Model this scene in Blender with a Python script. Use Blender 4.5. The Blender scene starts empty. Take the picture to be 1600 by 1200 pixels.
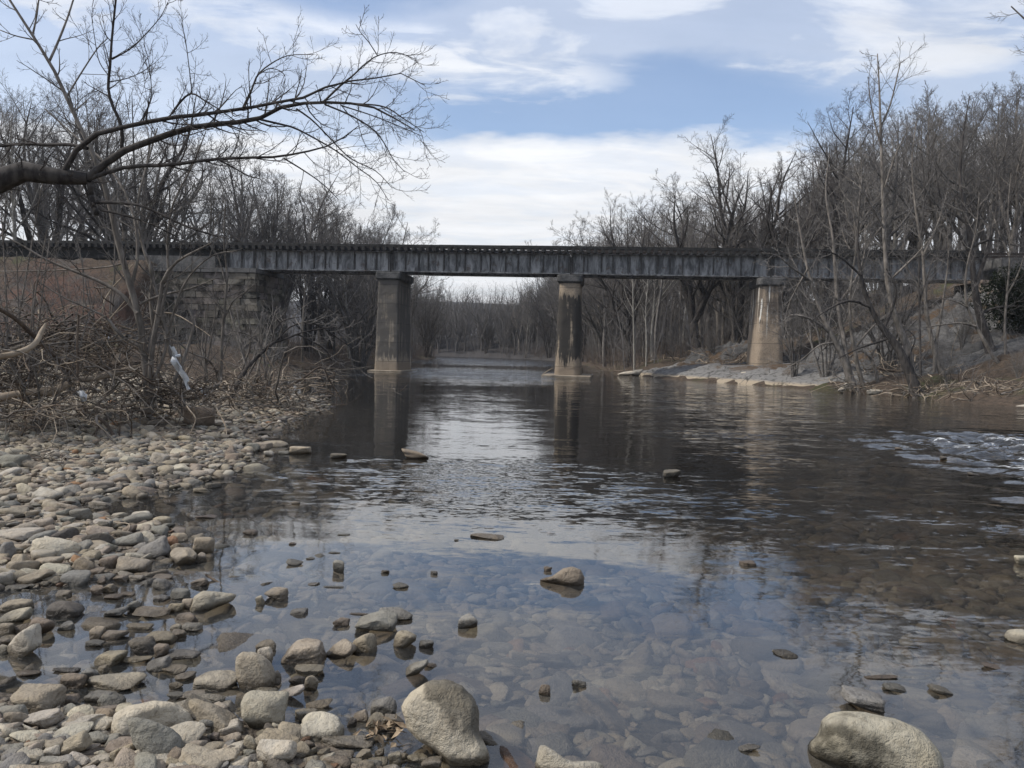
import bpy, math, random
import numpy as np
from mathutils import Matrix, Vector

# ------------------------------------------------------------------ camera, sky, sun, exposure
SC = bpy.context.scene
F_PX, EYE = 1250.0, 1.6
PITCH = math.atan(52 / F_PX)
ROLL = math.radians(1.55)
cam_data = bpy.data.cameras.new("camera")
cam_data.sensor_width = 36.0
cam_data.lens = 36.0 * F_PX / 1600.0
cam_data.clip_start = 0.05
cam_data.clip_end = 6000.0
cam = bpy.data.objects.new("camera", cam_data)
SC.collection.objects.link(cam)
_f = np.array([0, math.cos(PITCH), -math.sin(PITCH)])
_r0 = np.array([1.0, 0, 0])
_u0 = np.array([0, math.sin(PITCH), math.cos(PITCH)])
CR = _r0 * math.cos(ROLL) + _u0 * math.sin(ROLL)
CU = _u0 * math.cos(ROLL) - _r0 * math.sin(ROLL)
CF = _f
CAM = np.array([0, 0, EYE])
M = Matrix.Identity(4)
for i in range(3):
    M[i][0], M[i][1], M[i][2], M[i][3] = CR[i], CU[i], -CF[i], CAM[i]
cam.matrix_world = M
SC.camera = cam

SUN_EL, SUN_AZ = math.radians(46), math.radians(-100)      # azimuth measured from +Y towards +X
SKY_STRENGTH = 0.10
EXPOSURE = 0.30

SC.view_settings.view_transform = 'Standard'
SC.view_settings.look = 'None'
SC.view_settings.exposure = EXPOSURE
SC.view_settings.gamma = 1.0
SC.view_settings.use_curve_mapping = False
cy = SC.cycles
cy.max_bounces = 5
cy.diffuse_bounces = 2
cy.glossy_bounces = 2
cy.transmission_bounces = 2
cy.transparent_max_bounces = 10
cy.caustics_reflective = False
cy.caustics_refractive = False
cy.sample_clamp_indirect = 4.0
cy.use_denoising = True
try:
    cy.denoiser = 'OPENIMAGEDENOISE'
    cy.denoising_input_passes = 'RGB_ALBEDO_NORMAL'
    cy.denoising_prefilter = 'ACCURATE'
except Exception:
    pass

sun_data = bpy.data.lights.new("sun", 'SUN')
sun_data.energy = 3.1
sun_data.angle = math.radians(9)
sun_data.color = (1.0, 0.95, 0.87)
sun = bpy.data.objects.new("sun", sun_data)
SC.collection.objects.link(sun)
_sd = Vector((math.sin(SUN_AZ) * math.cos(SUN_EL), math.cos(SUN_AZ) * math.cos(SUN_EL), math.sin(SUN_EL)))
sun.rotation_euler = _sd.to_track_quat('Z', 'Y').to_euler()


class NB:
    """Small helper for building node trees."""
    def __init__(s, nt):
        s.nt = nt
        nt.nodes.clear()

    def n(s, typ, ins=None, out=0, **props):
        nd = s.nt.nodes.new(typ)
        for k, v in props.items():
            setattr(nd, k, v)
        for k, v in (ins or {}).items():
            s.set(nd.inputs[k], v)
        nd_out = nd.outputs[out] if len(nd.outputs) else nd
        return nd_out

    def set(s, sock, v):
        if isinstance(v, bpy.types.NodeSocket):
            s.nt.links.new(v, sock)
        else:
            if sock.type == 'RGBA' and len(v) == 3:
                v = tuple(v) + (1.0,)
            sock.default_value = v

    def m(s, op, a, b=0.0, c=0.0, clamp=False):
        return s.n('ShaderNodeMath', {0: a, 1: b, 2: c}, operation=op, use_clamp=clamp)

    def vm(s, op, a, b=(0, 0, 0)):
        nd = s.nt.nodes.new('ShaderNodeVectorMath')
        nd.operation = op
        s.set(nd.inputs[0], a)
        if op == 'SCALE':
            s.set(nd.inputs['Scale'], b)
        else:
            s.set(nd.inputs[1], b)
        return nd.outputs['Value'] if op in ('LENGTH', 'DOT_PRODUCT') else nd.outputs[0]

    def mix(s, f, a, b, blend='MIX'):
        return s.n('ShaderNodeMix', {0: f, 6: a, 7: b}, out=2, data_type='RGBA', blend_type=blend)

    def smooth(s, v, lo, hi):
        return s.n('ShaderNodeMapRange', {0: v, 1: lo, 2: hi, 3: 0.0, 4: 1.0}, interpolation_type='SMOOTHSTEP')

    def noise(s, vec, scale, detail=4.0, rough=0.55, dist=0.0, col=False):
        return s.n('ShaderNodeTexNoise', {'Vector': vec, 'Scale': scale, 'Detail': detail, 'Roughness': rough,
                                          'Distortion': dist}, out=1 if col else 0)

    def sep(s, v):
        nd = s.nt.nodes.new('ShaderNodeSeparateXYZ')
        s.set(nd.inputs[0], v)
        return nd.outputs[0], nd.outputs[1], nd.outputs[2]

    def comb(s, x, y, z):
        return s.n('ShaderNodeCombineXYZ', {0: x, 1: y, 2: z})

    def attr(s, name, out=0):
        return s.n('ShaderNodeAttribute', attribute_name=name, out=out)


def build_world():
    w = bpy.data.worlds.new("World")
    SC.world = w
    w.use_nodes = True
    b = NB(w.node_tree)
    tc = b.n('ShaderNodeTexCoord')          # Generated = direction
    d = tc
    x, y, z = b.sep(d)
    zc = b.m('MAXIMUM', z, 0.0)
    el = b.m('MULTIPLY', b.m('ARCSINE', zc), 57.29578)
    az = b.m('MULTIPLY', b.m('ARCTAN2', x, y), 57.29578)
    den = b.m('ADD', zc, 0.16)
    p = b.comb(b.m('DIVIDE', x, den), b.m('DIVIDE', y, den), 0.0)
    sky = b.n('ShaderNodeTexSky', sky_type='NISHITA', sun_disc=False, sun_elevation=SUN_EL,
              sun_rotation=SUN_AZ, air_density=1.0, dust_density=1.2, ozone_density=1.6, altitude=50)
    sky = b.mix(1.0, sky, (1.16, 1.26, 1.38), 'MULTIPLY')
    lowf = b.noise(p, 0.9, 3, 0.5)
    big = b.noise(p, 1.7, 7, 0.58, 0.25)
    fine = b.noise(b.vm('MULTIPLY', p, (1.0, 2.2, 1.0)), 3.2, 6, 0.6, 0.5)
    # elevation with wobbling edges
    elw = b.m('ADD', el, b.m('ADD', b.m('MULTIPLY', b.m('SUBTRACT', big, 0.5), 5.5), b.m('MULTIPLY', b.m('SUBTRACT', fine, 0.5), 2.2)))
    # low bank of cloud, its top edge rising towards the west side of the river
    azn = b.m('MULTIPLY', b.m('ABSOLUTE', b.m('SUBTRACT', az, 1.0)), 0.055)
    top = b.m('SUBTRACT', 14.7, azn)
    bank = b.m('SUBTRACT', 1.0, b.smooth(b.m('SUBTRACT', elw, top), -0.7, 1.2))
    # upper streaked deck
    deck_n = b.m('ADD', b.m('MULTIPLY', big, 0.7), b.m('MULTIPLY', fine, 0.45))
    deck = b.smooth(deck_n, 0.46, 0.70)
    up = b.smooth(elw, 17.0, 19.5)
    deck = b.m('MULTIPLY', deck, b.m('ADD', 0.25, b.m('MULTIPLY', up, 0.75)))
    # soft open gap of blue, centred a little east of the axis of view
    gx = b.m('DIVIDE', b.m('SUBTRACT', az, 7.5), 17.0)
    gy = b.m('DIVIDE', b.m('SUBTRACT', elw, 16.6), 3.0)
    g = b.m('ADD', b.m('MULTIPLY', gx, gx), b.m('MULTIPLY', gy, gy))
    gap = b.m('SUBTRACT', 1.0, b.smooth(g, 0.45, 1.5))
    ix = b.m('DIVIDE', b.m('ADD', az, 12.0), 8.0)
    iy = b.m('DIVIDE', b.m('SUBTRACT', elw, 23.6), 1.8)
    gap2 = b.m('SUBTRACT', 1.0, b.smooth(b.m('ADD', b.m('MULTIPLY', ix, ix), b.m('MULTIPLY', iy, iy)), 0.3, 1.6))
    gap = b.m('MAXIMUM', gap, b.m('MULTIPLY', gap2, 0.8))
    # second bright cloud high above the east bank
    hx = b.m('DIVIDE', b.m('SUBTRACT', az, 27.0), 9.0)
    hy = b.m('DIVIDE', b.m('SUBTRACT', elw, 22.0), 2.6)
    hb = b.m('SUBTRACT', 1.0, b.smooth(b.m('ADD', b.m('MULTIPLY', hx, hx), b.m('MULTIPLY', hy, hy)), 0.2, 1.6))
    # bright arm of cloud west of the gap
    kx = b.m('DIVIDE', b.m('ADD', az, 5.0), 11.0)
    ky = b.m('DIVIDE', b.m('SUBTRACT', b.m('ADD', elw, b.m('MULTIPLY', az, 0.06)), 19.2), 2.0)
    kb = b.m('SUBTRACT', 1.0, b.smooth(b.m('ADD', b.m('MULTIPLY', kx, kx), b.m('MULTIPLY', ky, ky)), 0.0, 2.1))
    veil = b.m('ADD', 0.24, b.m('MULTIPLY', lowf, 0.46))
    veil = b.m('MULTIPLY', veil, b.m('SUBTRACT', 1.0, b.m('MULTIPLY', gap, 0.72)))
    dens = b.m('MAXIMUM', b.m('MULTIPLY', bank, b.m('ADD', 0.80, b.m('MULTIPLY', b.smooth(fine, 0.34, 0.6), 0.18))), b.m('MULTIPLY', b.m('MULTIPLY', deck, 0.88), b.m('SUBTRACT', 1.0, b.m('MULTIPLY', gap, 0.85))))
    dens = b.m('MAXIMUM', dens, b.m('MULTIPLY', hb, b.m('ADD', 0.5, b.m('MULTIPLY', b.smooth(fine, 0.38, 0.62), 0.45))))
    dens = b.m('MAXIMUM', dens, b.m('MULTIPLY', kb, b.m('ADD', 0.42, b.m('MULTIPLY', b.smooth(fine, 0.38, 0.62), 0.55))))
    dens = b.m('MAXIMUM', dens, veil)
    shade = b.m('ADD', 0.70, b.m('MULTIPLY', b.noise(b.vm('MULTIPLY', p, (0.6, 1.6, 1)), 2.4, 6, 0.6), 0.54))
    ccol = b.mix(b.smooth(el, 3.0, 14.0), (7.6, 7.6, 7.7), (8.2, 8.3, 8.5))
    ccol = b.mix(b.smooth(el, 17.0, 22.0), ccol, (7.1, 7.5, 8.3))
    ccol = b.n('ShaderNodeVectorMath', {0: ccol, 'Scale': shade}, operation='SCALE')
    colr = b.mix(dens, sky, ccol)
    bg = b.n('ShaderNodeBackground', {'Color': colr, 'Strength': SKY_STRENGTH})
    b.n('ShaderNodeOutputWorld', {'Surface': bg})


build_world()

# ------------------------------------------------------------------ geometry helpers
COL = SC.collection


def ray(px, py):
    d = CR * ((px - 800) / F_PX) + CU * ((600 - py) / F_PX) + CF
    return d


def at(px, py, Y):
    d = ray(px, py)
    return CAM + d * (Y / d[1])


def project(p):
    q = np.asarray(p, float) - CAM
    zc = q @ CF
    return 800 + F_PX * (q @ CR) / zc, 600 - F_PX * (q @ CU) / zc


def _hash(ix, iy, iz):
    h = (ix.astype(np.int64) * 73856093) ^ (iy.astype(np.int64) * 19349663) ^ (iz.astype(np.int64) * 83492791)
    h = h & 0xffffffff
    h = ((h >> 16) ^ h) * 0x45d9f3b & 0xffffffff
    h = ((h >> 16) ^ h) * 0x45d9f3b & 0xffffffff
    h = (h >> 16) ^ h
    return (h & 0xffff) / 65535.0


def vnoise(p):
    p = np.asarray(p, float)
    i = np.floor(p).astype(np.int64)
    f = p - i
    u = f * f * (3 - 2 * f)
    r = 0
    for dx in (0, 1):
        wx = u[..., 0] if dx else 1 - u[..., 0]
        for dy in (0, 1):
            wy = u[..., 1] if dy else 1 - u[..., 1]
            for dz in (0, 1):
                wz = u[..., 2] if dz else 1 - u[..., 2]
                r = r + wx * wy * wz * _hash(i[..., 0] + dx, i[..., 1] + dy, i[..., 2] + dz)
    return r * 2 - 1


def fbm(p, oct=4, gain=0.5):
    r, a, p = 0, 1.0, np.asarray(p, float)
    for o in range(oct):
        r = r + a * vnoise(p + o * 17.3)
        p = p * 2.03
        a *= gain
    return r


def fbm2(x, y, s, oct=4, gain=0.5, seed=0.0):
    return fbm(np.stack([x * s + seed, y * s - seed, np.full_like(x, seed * 0.7 + 0.3)], -1), oct, gain)


def sstep(v, a, b):
    t = np.clip((v - a) / (b - a), 0, 1)
    return t * t * (3 - 2 * t)


def norm(v):
    return v / np.maximum(np.linalg.norm(v, axis=-1, keepdims=True), 1e-9)


def mesh(name, V, Fs, mat=None, smooth=True, attrs=None, mats=None, mat_idx=None):
    V = np.asarray(V, np.float32)
    if not isinstance(Fs, (list, tuple)):
        Fs = [Fs]
    Fs = [np.asarray(f, np.int32) for f in Fs if len(f)]
    me = bpy.data.meshes.new(name)
    me.vertices.add(len(V))
    me.vertices.foreach_set('co', V.ravel())
    nl = sum(f.size for f in Fs)
    nf = sum(len(f) for f in Fs)
    me.loops.add(nl)
    me.loops.foreach_set('vertex_index', np.concatenate([f.ravel() for f in Fs]))
    me.polygons.add(nf)
    tot = np.concatenate([np.full(len(f), f.shape[1], np.int32) for f in Fs])
    st = np.concatenate([[0], np.cumsum(tot)[:-1]]).astype(np.int32)
    me.polygons.foreach_set('loop_start', st)
    me.polygons.foreach_set('loop_total', tot)
    me.polygons.foreach_set('use_smooth', np.full(nf, smooth, bool))
    if mat_idx is not None:
        me.polygons.foreach_set('material_index', np.asarray(mat_idx, np.int32))
    me.update(calc_edges=True)
    me.validate()
    for k, a in (attrs or {}).items():
        a = np.asarray(a, np.float32)
        if a.ndim == 2:
            if a.shape[1] == 3:
                a = np.concatenate([a, np.ones((len(a), 1), np.float32)], 1)
            t = me.attributes.new(k, 'FLOAT_COLOR', 'POINT')
            t.data.foreach_set('color', a.ravel())
        else:
            t = me.attributes.new(k, 'FLOAT', 'POINT')
            t.data.foreach_set('value', a.ravel())
    for mm in (mats or ([mat] if mat else [])):
        me.materials.append(mm)
    return me


def link(name, data, loc=(0, 0, 0), parent=None):
    o = bpy.data.objects.new(name, data)
    COL.objects.link(o)
    o.location = loc
    if parent is not None:
        o.parent = parent
    return o


def thing(name, label, cat, loc=(0, 0, 0), rz=0.0, group=None, data=None):
    o = link(name, data, loc)
    o.rotation_euler = (0, 0, rz)
    o['label'] = label
    o['category'] = cat
    if group:
        o['group'] = group
    return o


def kind(o, k, group=None):
    o['kind'] = k
    return o


def grid_faces(nu, nv, wrap=False):
    i = np.arange(nu - 1)[:, None]
    j = np.arange(nv if wrap else nv - 1)[None, :]
    j2 = (j + 1) % nv
    return np.stack([i * nv + j, i * nv + j2, (i + 1) * nv + j2, (i + 1) * nv + j], -1).reshape(-1, 4)


def box_vf(x0, x1, y0, y1, z0, z1):
    V = np.array([[x, y, z] for z in (z0, z1) for y in (y0, y1) for x in (x0, x1)], float)
    Fc = np.array([[0, 2, 3, 1], [4, 5, 7, 6], [0, 1, 5, 4], [2, 6, 7, 3], [0, 4, 6, 2], [1, 3, 7, 5]])
    return V, Fc


class Acc:
    """Collects vertices and faces of ONE part."""
    def __init__(s):
        s.V, s.Q, s.T, s.n = [], [], [], 0

    def add(s, V, Fc):
        V = np.asarray(V, float)
        Fc = np.asarray(Fc, int)
        s.V.append(V)
        (s.Q if Fc.shape[1] == 4 else s.T).append(Fc + s.n)
        s.n += len(V)
        return s

    def box(s, *a):
        return s.add(*box_vf(*a))

    def mesh(s, name, mat, smooth=False, xf=None):
        V = np.concatenate(s.V)
        if xf is not None:
            V = xf(V)
        Fs = []
        if s.Q:
            Fs.append(np.concatenate(s.Q))
        if s.T:
            Fs.append(np.concatenate(s.T))
        return mesh(name, V, Fs, mat, smooth)


def tubes(P, R, sides=4):
    """P (n,k,3) polylines with radii R (n,k) -> vertices, quads."""
    n, k, _ = P.shape
    T = norm(np.gradient(P, axis=1))
    mt = norm(T.mean(1))
    ref = np.where(np.abs(mt[:, 2:3]) < 0.85, np.array([[0, 0, 1.0]]), np.array([[1.0, 0, 0]]))
    U = norm(np.cross(T, ref[:, None, :]))
    W = np.cross(T, U)
    a = np.arange(sides) * 2 * np.pi / sides
    V = P[:, :, None, :] + R[:, :, None, None] * (U[:, :, None, :] * np.cos(a)[None, None, :, None] + W[:, :, None, :] * np.sin(a)[None, None, :, None])
    base = (np.arange(n) * k * sides)[:, None, None]
    f = grid_faces(k, sides, True)
    Fc = (base + f[None]).reshape(-1, 4)
    return V.reshape(-1, 3), Fc


def merge(parts):
    V, Fq, o = [], [], 0
    for v, f in parts:
        V.append(v)
        Fq.append(f + o)
        o += len(v)
    return np.concatenate(V), np.concatenate(Fq)


def resample(pts, k, widths=None):
    """Catmull-Rom through pts, k samples by arc length; widths interpolated alike."""
    P = np.asarray(pts, float)
    ext = np.vstack([2 * P[0] - P[1], P, 2 * P[-1] - P[-2]])
    out, par = [], []
    for i in range(len(P) - 1):
        t = np.linspace(0, 1, 12, endpoint=False)[:, None]
        a, b, c, d = ext[i], ext[i + 1], ext[i + 2], ext[i + 3]
        out.append(0.5 * ((2 * b) + (c - a) * t + (2 * a - 5 * b + 4 * c - d) * t ** 2 + (-a + 3 * b - 3 * c + d) * t ** 3))
        par.append(i + t[:, 0])
    out.append(P[-1:])
    par.append([len(P) - 1.0])
    C = np.vstack(out)
    par = np.concatenate(par)
    s = np.concatenate([[0], np.cumsum(np.linalg.norm(np.diff(C, axis=0), axis=1))])
    q = np.linspace(0, s[-1], k)
    R = np.stack([np.interp(q, s, C[:, j]) for j in range(P.shape[1])], -1)
    if widths is None:
        return R
    return R, np.interp(np.interp(q, s, par), np.arange(len(P)), widths)


def spawn(rng, P, R, n, t0, t1, ang, asd, lr, k, wig, up, rr, taper=0.75, tpow=0.5, rmin=0.004, lmin=0.0, flat=None, outward=None):
    """Children polylines growing from parents P, R; n per parent."""
    m, kp, _ = P.shape
    seg = np.linalg.norm(np.diff(P, axis=1), axis=2).sum(1)
    t = (np.arange(n)[None, :] + rng.random((m, n))) / n
    t = t0 + (t1 - t0) * t
    c = t * (kp - 1)
    i = np.minimum(c.astype(int), kp - 2)
    f = (c - i)[..., None]
    mi = np.arange(m)[:, None]
    A, B = P[mi, i], P[mi, i + 1]
    S = A + (B - A) * f
    r = R[mi, i] * (1 - f[..., 0]) + R[mi, i + 1] * f[..., 0]
    T = norm(B - A)
    ref = np.where(np.abs(T[..., 2:3]) < 0.9, np.array([0, 0, 1.0]), np.array([1.0, 0, 0]))
    U = norm(np.cross(T, ref))
    W = np.cross(T, U)
    phi = (np.arange(n)[None, :] * 2.39996 + rng.random((m, 1)) * 6.283 + rng.normal(0, 0.5, (m, n)))[..., None]
    an = np.radians(rng.normal(ang, asd, (m, n)))[..., None]
    D = norm(T * np.cos(an) + (U * np.cos(phi) + W * np.sin(phi)) * np.sin(an))
    L = seg[:, None] * lr * (1 - tpow * (t - t0) / max(t1 - t0, 1e-6)) * rng.uniform(0.65, 1.3, (m, n))
    L = np.maximum(L, lmin)
    D = D.reshape(-1, 3)
    S = S.reshape(-1, 3)
    L = L.reshape(-1)
    r = np.maximum(r.reshape(-1) * rr, rmin)
    Q = np.empty((len(S), k, 3))
    Q[:, 0] = S
    st = (L / (k - 1))[:, None]
    cur = D
    for j in range(1, k):
        Q[:, j] = Q[:, j - 1] + cur * st
        cur = cur + rng.normal(0, wig, cur.shape)
        cur[:, 2] += up
        cur = norm(cur)
    RR = r[:, None] * (1 - taper * np.linspace(0, 1, k))[None, :]
    return Q, np.maximum(RR, rmin * 0.6)


ICO = {}


def ico(sub):
    if sub in ICO:
        return ICO[sub]
    g = (1 + 5 ** 0.5) / 2
    V = [(-1, g, 0), (1, g, 0), (-1, -g, 0), (1, -g, 0), (0, -1, g), (0, 1, g), (0, -1, -g), (0, 1, -g), (g, 0, -1), (g, 0, 1), (-g, 0, -1), (-g, 0, 1)]
    Fc = [(0, 11, 5), (0, 5, 1), (0, 1, 7), (0, 7, 10), (0, 10, 11), (1, 5, 9), (5, 11, 4), (11, 10, 2), (10, 7, 6), (7, 1, 8), (3, 9, 4), (3, 4, 2), (3, 2, 6), (3, 6, 8), (3, 8, 9), (4, 9, 5), (2, 4, 11), (6, 2, 10), (8, 6, 7), (9, 8, 1)]
    V = [tuple(norm(np.array(v, float))) for v in V]
    for _ in range(sub):
        mid, nf = {}, []

        def mp(a, b):
            key = (min(a, b), max(a, b))
            if key not in mid:
                V.append(tuple(norm((np.array(V[a]) + np.array(V[b])) / 2)))
                mid[key] = len(V) - 1
            return mid[key]
        for a, b, c in Fc:
            x, y, z = mp(a, b), mp(b, c), mp(c, a)
            nf += [(a, x, z), (b, y, x), (c, z, y), (x, y, z)]
        Fc = nf
    ICO[sub] = (np.array(V), np.array(Fc))
    return ICO[sub]


def rock_shape(rng, sub, nplanes=12, p=9.0, noise=0.05, nscale=1.7, jitter=0.28):
    """A rounded random polyhedron of about unit radius."""
    V, Fc = ico(sub)
    N = norm(rng.normal(size=(nplanes, 3)))
    N = norm(np.vstack([N, np.eye(3), -np.eye(3)]))
    d = np.concatenate([rng.uniform(1 - jitter, 1 + jitter * 0.4, nplanes), rng.uniform(0.92, 1.05, 6)])
    q = np.maximum(V @ N.T, 0) / d[None]
    r = (q ** p).sum(1) ** (-1 / p)
    off = rng.uniform(0, 100, 3)
    X = V * r[:, None]
    if noise:
        X = X * (1 + noise * fbm(X * nscale + off, 3))[:, None]
    ext = np.abs(X).max(0)
    return X / ext, Fc


def rotz(a):
    c, s = np.cos(a), np.sin(a)
    return np.array([[c, -s, 0], [s, c, 0], [0, 0, 1.0]])


def rotx(a):
    c, s = np.cos(a), np.sin(a)
    return np.array([[1, 0, 0], [0, c, -s], [0, s, c]])


def roty(a):
    c, s = np.cos(a), np.sin(a)
    return np.array([[c, 0, s], [0, 1, 0], [-s, 0, c]])

# ------------------------------------------------------------------ materials
def material(name):
    m = bpy.data.materials.new(name)
    m.use_nodes = True
    return m, NB(m.node_tree)


def finish(b, col, rough=0.8, bump=None, bstr=1.0, bdist=0.02, spec=0.35, metal=0.0, normal=None):
    ins = {'Base Color': col, 'Roughness': rough, 'Specular IOR Level': spec, 'Metallic': metal}
    if bump is not None:
        ins['Normal'] = b.n('ShaderNodeBump', {'Height': bump, 'Strength': bstr, 'Distance': bdist})
    s = b.n('ShaderNodeBsdfPrincipled', ins)
    b.n('ShaderNodeOutputMaterial', {'Surface': s})


def pos(b):
    return b.n('ShaderNodeNewGeometry')


def mat_bark(name, c1, c2, scale=3.0, vary=0.25, lichen=None):
    m, b = material(name)
    p = b.n('ShaderNodeTexCoord', out=3)
    st = b.vm('MULTIPLY', p, (1, 1, 0.28))
    n1 = b.noise(st, scale * 3, 5, 0.6)
    n2 = b.noise(p, scale * 0.5, 3)
    c = b.mix(b.smooth(n1, 0.35, 0.65), c1, c2)
    c = b.mix(b.m('MULTIPLY', b.smooth(n2, 0.45, 0.7), 0.5), c, tuple(0.65 * x for x in c1))
    if lichen:
        c = b.mix(b.m('MULTIPLY', b.smooth(b.noise(p, scale * 1.3, 4), 0.55, 0.68), 0.7), c, lichen)
    oi = b.n('ShaderNodeObjectInfo', out=5)
    hs = b.n('ShaderNodeHueSaturation', {'Color': c, 'Value': b.m('ADD', 1.0 - vary, b.m('MULTIPLY', oi, 2 * vary))})
    finish(b, hs, 0.9, n1, 0.6, 0.02, spec=0.2)
    return m


def mat_twig(name, c, vary=0.25):
    m, b = material(name)
    oi = b.n('ShaderNodeObjectInfo', out=5)
    hs = b.n('ShaderNodeHueSaturation', {'Color': c, 'Value': b.m('ADD', 1.0 - vary, b.m('MULTIPLY', oi, 2 * vary))})
    finish(b, hs, 0.9, spec=0.15)
    return m


def mat_stone(name):
    m, b = material(name)
    p = pos(b)
    base = b.attr('tint')
    n1 = b.noise(p, 9.0, 5, 0.6)
    n2 = b.noise(p, 55.0, 4, 0.65)
    n3 = b.noise(p, 4.0, 3, 0.5, 0.8)
    n4 = b.noise(p, 190.0, 2, 0.5)
    n5 = b.noise(p, 21.0, 5, 0.65, 0.6)
    c = b.mix(b.m('MULTIPLY', b.smooth(n1, 0.40, 0.72), 0.5), base, b.mix(1.0, base, (0.62, 0.58, 0.54), 'MULTIPLY'))
    c = b.mix(b.m('MULTIPLY', b.smooth(n3, 0.50, 0.62), 0.35), c, b.mix(1.0, base, (1.25, 1.18, 1.05), 'MULTIPLY'))
    c = b.mix(b.m('MULTIPLY', b.smooth(n2, 0.56, 0.70), 0.55), c, b.mix(1.0, base, (0.45, 0.43, 0.40), 'MULTIPLY'))
    c = b.mix(b.m('MULTIPLY', b.smooth(n4, 0.60, 0.75), 0.3), c, (0.09, 0.085, 0.075))
    c = b.mix(b.m('MULTIPLY', b.smooth(n5, 0.52, 0.64), 0.45), c, b.mix(1.0, base, (0.52, 0.49, 0.45), 'MULTIPLY'))
    c = b.mix(b.m('MULTIPLY', b.smooth(n5, 0.46, 0.34), 0.35), c, b.mix(1.0, base, (1.3, 1.26, 1.16), 'MULTIPLY'))
    # wet tide mark where the river laps
    z = b.sep(p)[2]
    wet = b.m('SUBTRACT', 1.0, b.smooth(b.m('ADD', z, b.m('MULTIPLY', b.m('SUBTRACT', n1, 0.5), 0.09)), 0.018, 0.062))
    cw = b.mix(1.0, c, (0.40, 0.38, 0.35), 'MULTIPLY')
    cs = b.mix(1.0, c, (0.92, 0.89, 0.84), 'MULTIPLY')
    c = b.mix(wet, c, b.mix(b.smooth(z, -0.01, -0.04), cw, cs))
    h = b.m('ADD', b.m('MULTIPLY', n2, 0.5), b.m('ADD', b.m('ADD', n1, b.m('MULTIPLY', n5, 0.8)), b.m('MULTIPLY', n4, 0.15)))
    rough = b.m('SUBTRACT', 0.88, b.m('MULTIPLY', wet, 0.5))
    finish(b, c, rough, h, 0.8, 0.03, spec=0.35)
    return m


def mat_pier(name, tan, dark, dk_lo, dk_hi, z0, z1, white=0.0, seed=0.0):
    """Stained concrete: vertical run-off streaks, a dark algae field between heights z0..z1, pale lime runs."""
    m, b = material(name)
    p = b.n('ShaderNodeTexCoord', out=3)
    x, y, z = b.sep(p)
    ps = b.vm('ADD', p, (seed, seed * 0.7, seed * 0.3))
    st = b.noise(b.vm('MULTIPLY', ps, (3.2, 3.2, 0.22)), 1.0, 6, 0.6, 0.3)
    st2 = b.noise(b.vm('MULTIPLY', ps, (9, 9, 0.5)), 1.0, 4, 0.6, 0.2)
    bl = b.noise(ps, 0.75, 5, 0.6, 0.4)
    grain = b.noise(ps, 14, 5, 0.65)
    zz = b.m('ADD', z, b.m('MULTIPLY', b.m('SUBTRACT', st2, 0.5), 2.6))
    zone = b.m('MULTIPLY', b.smooth(zz, z0 - 0.25, z0 + 0.25), b.m('SUBTRACT', 1.0, b.smooth(zz, z1 - 0.2, z1 + 0.3)))
    f = b.m('ADD', b.m('MULTIPLY', st, 0.65), b.m('MULTIPLY', bl, 0.45))
    f = b.m('ADD', f, b.m('MULTIPLY', b.m('SUBTRACT', zone, 0.5), 0.16))
    k = b.smooth(f, dk_lo, dk_hi)
    c = b.mix(b.smooth(grain, 0.3, 0.75), tan, tuple(0.62 * v for v in tan))
    c = b.mix(b.m('MULTIPLY', k, 0.93), c, b.mix(grain, dark, tuple(1.7 * v for v in dark)))
    if white > 0:
        w = b.noise(b.vm('MULTIPLY', ps, (4.5, 4.5, 0.16)), 1.0, 4, 0.6, 0.3)
        c = b.mix(b.m('MULTIPLY', b.m('MULTIPLY', b.smooth(w, 0.55, 0.61), b.smooth(z, 2.0, 3.6)), white), c, (0.62, 0.60, 0.55))
    # silt line just above the water
    silt = b.m('SUBTRACT', 1.0, b.smooth(b.m('ADD', z, b.m('MULTIPLY', st2, 0.5)), 0.75, 1.05))
    c = b.mix(b.m('MULTIPLY', silt, 0.8), c, (0.24, 0.19, 0.14))
    joint = b.m('LESS_THAN', b.m('ABSOLUTE', b.m('SUBTRACT', b.m('FRACT', b.m('DIVIDE', z, 1.3)), 0.5)), 0.008)
    c = b.mix(b.m('MULTIPLY', joint, 0.8), c, (0.03, 0.028, 0.025))
    finish(b, c, 0.9, b.m('ADD', grain, b.m('MULTIPLY', st2, 0.5)), 0.7, 0.03, spec=0.25)
    return m


def mat_steel():
    m, b = material('weathered_steel')
    p = b.n('ShaderNodeTexCoord', out=3)
    st = b.noise(b.vm('MULTIPLY', p, (1.6, 1.6, 0.5)), 1.6, 6, 0.65, 0.6)
    st2 = b.noise(b.vm('MULTIPLY', p, (5.0, 5.0, 0.6)), 1.4, 5, 0.6)
    ru = b.noise(p, 2.4, 6, 0.65, 0.4)
    c = b.mix(b.smooth(st, 0.36, 0.66), (0.085, 0.085, 0.086), (0.29, 0.288, 0.285))
    c = b.mix(b.m('MULTIPLY', b.smooth(st2, 0.54, 0.66), 0.75), c, (0.030, 0.029, 0.029))
    c = b.mix(b.m('MULTIPLY', b.smooth(ru, 0.56, 0.68), 0.7), c, (0.085, 0.058, 0.042))
    finish(b, c, 0.75, st2, 0.3, 0.01, spec=0.35)
    return m


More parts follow.
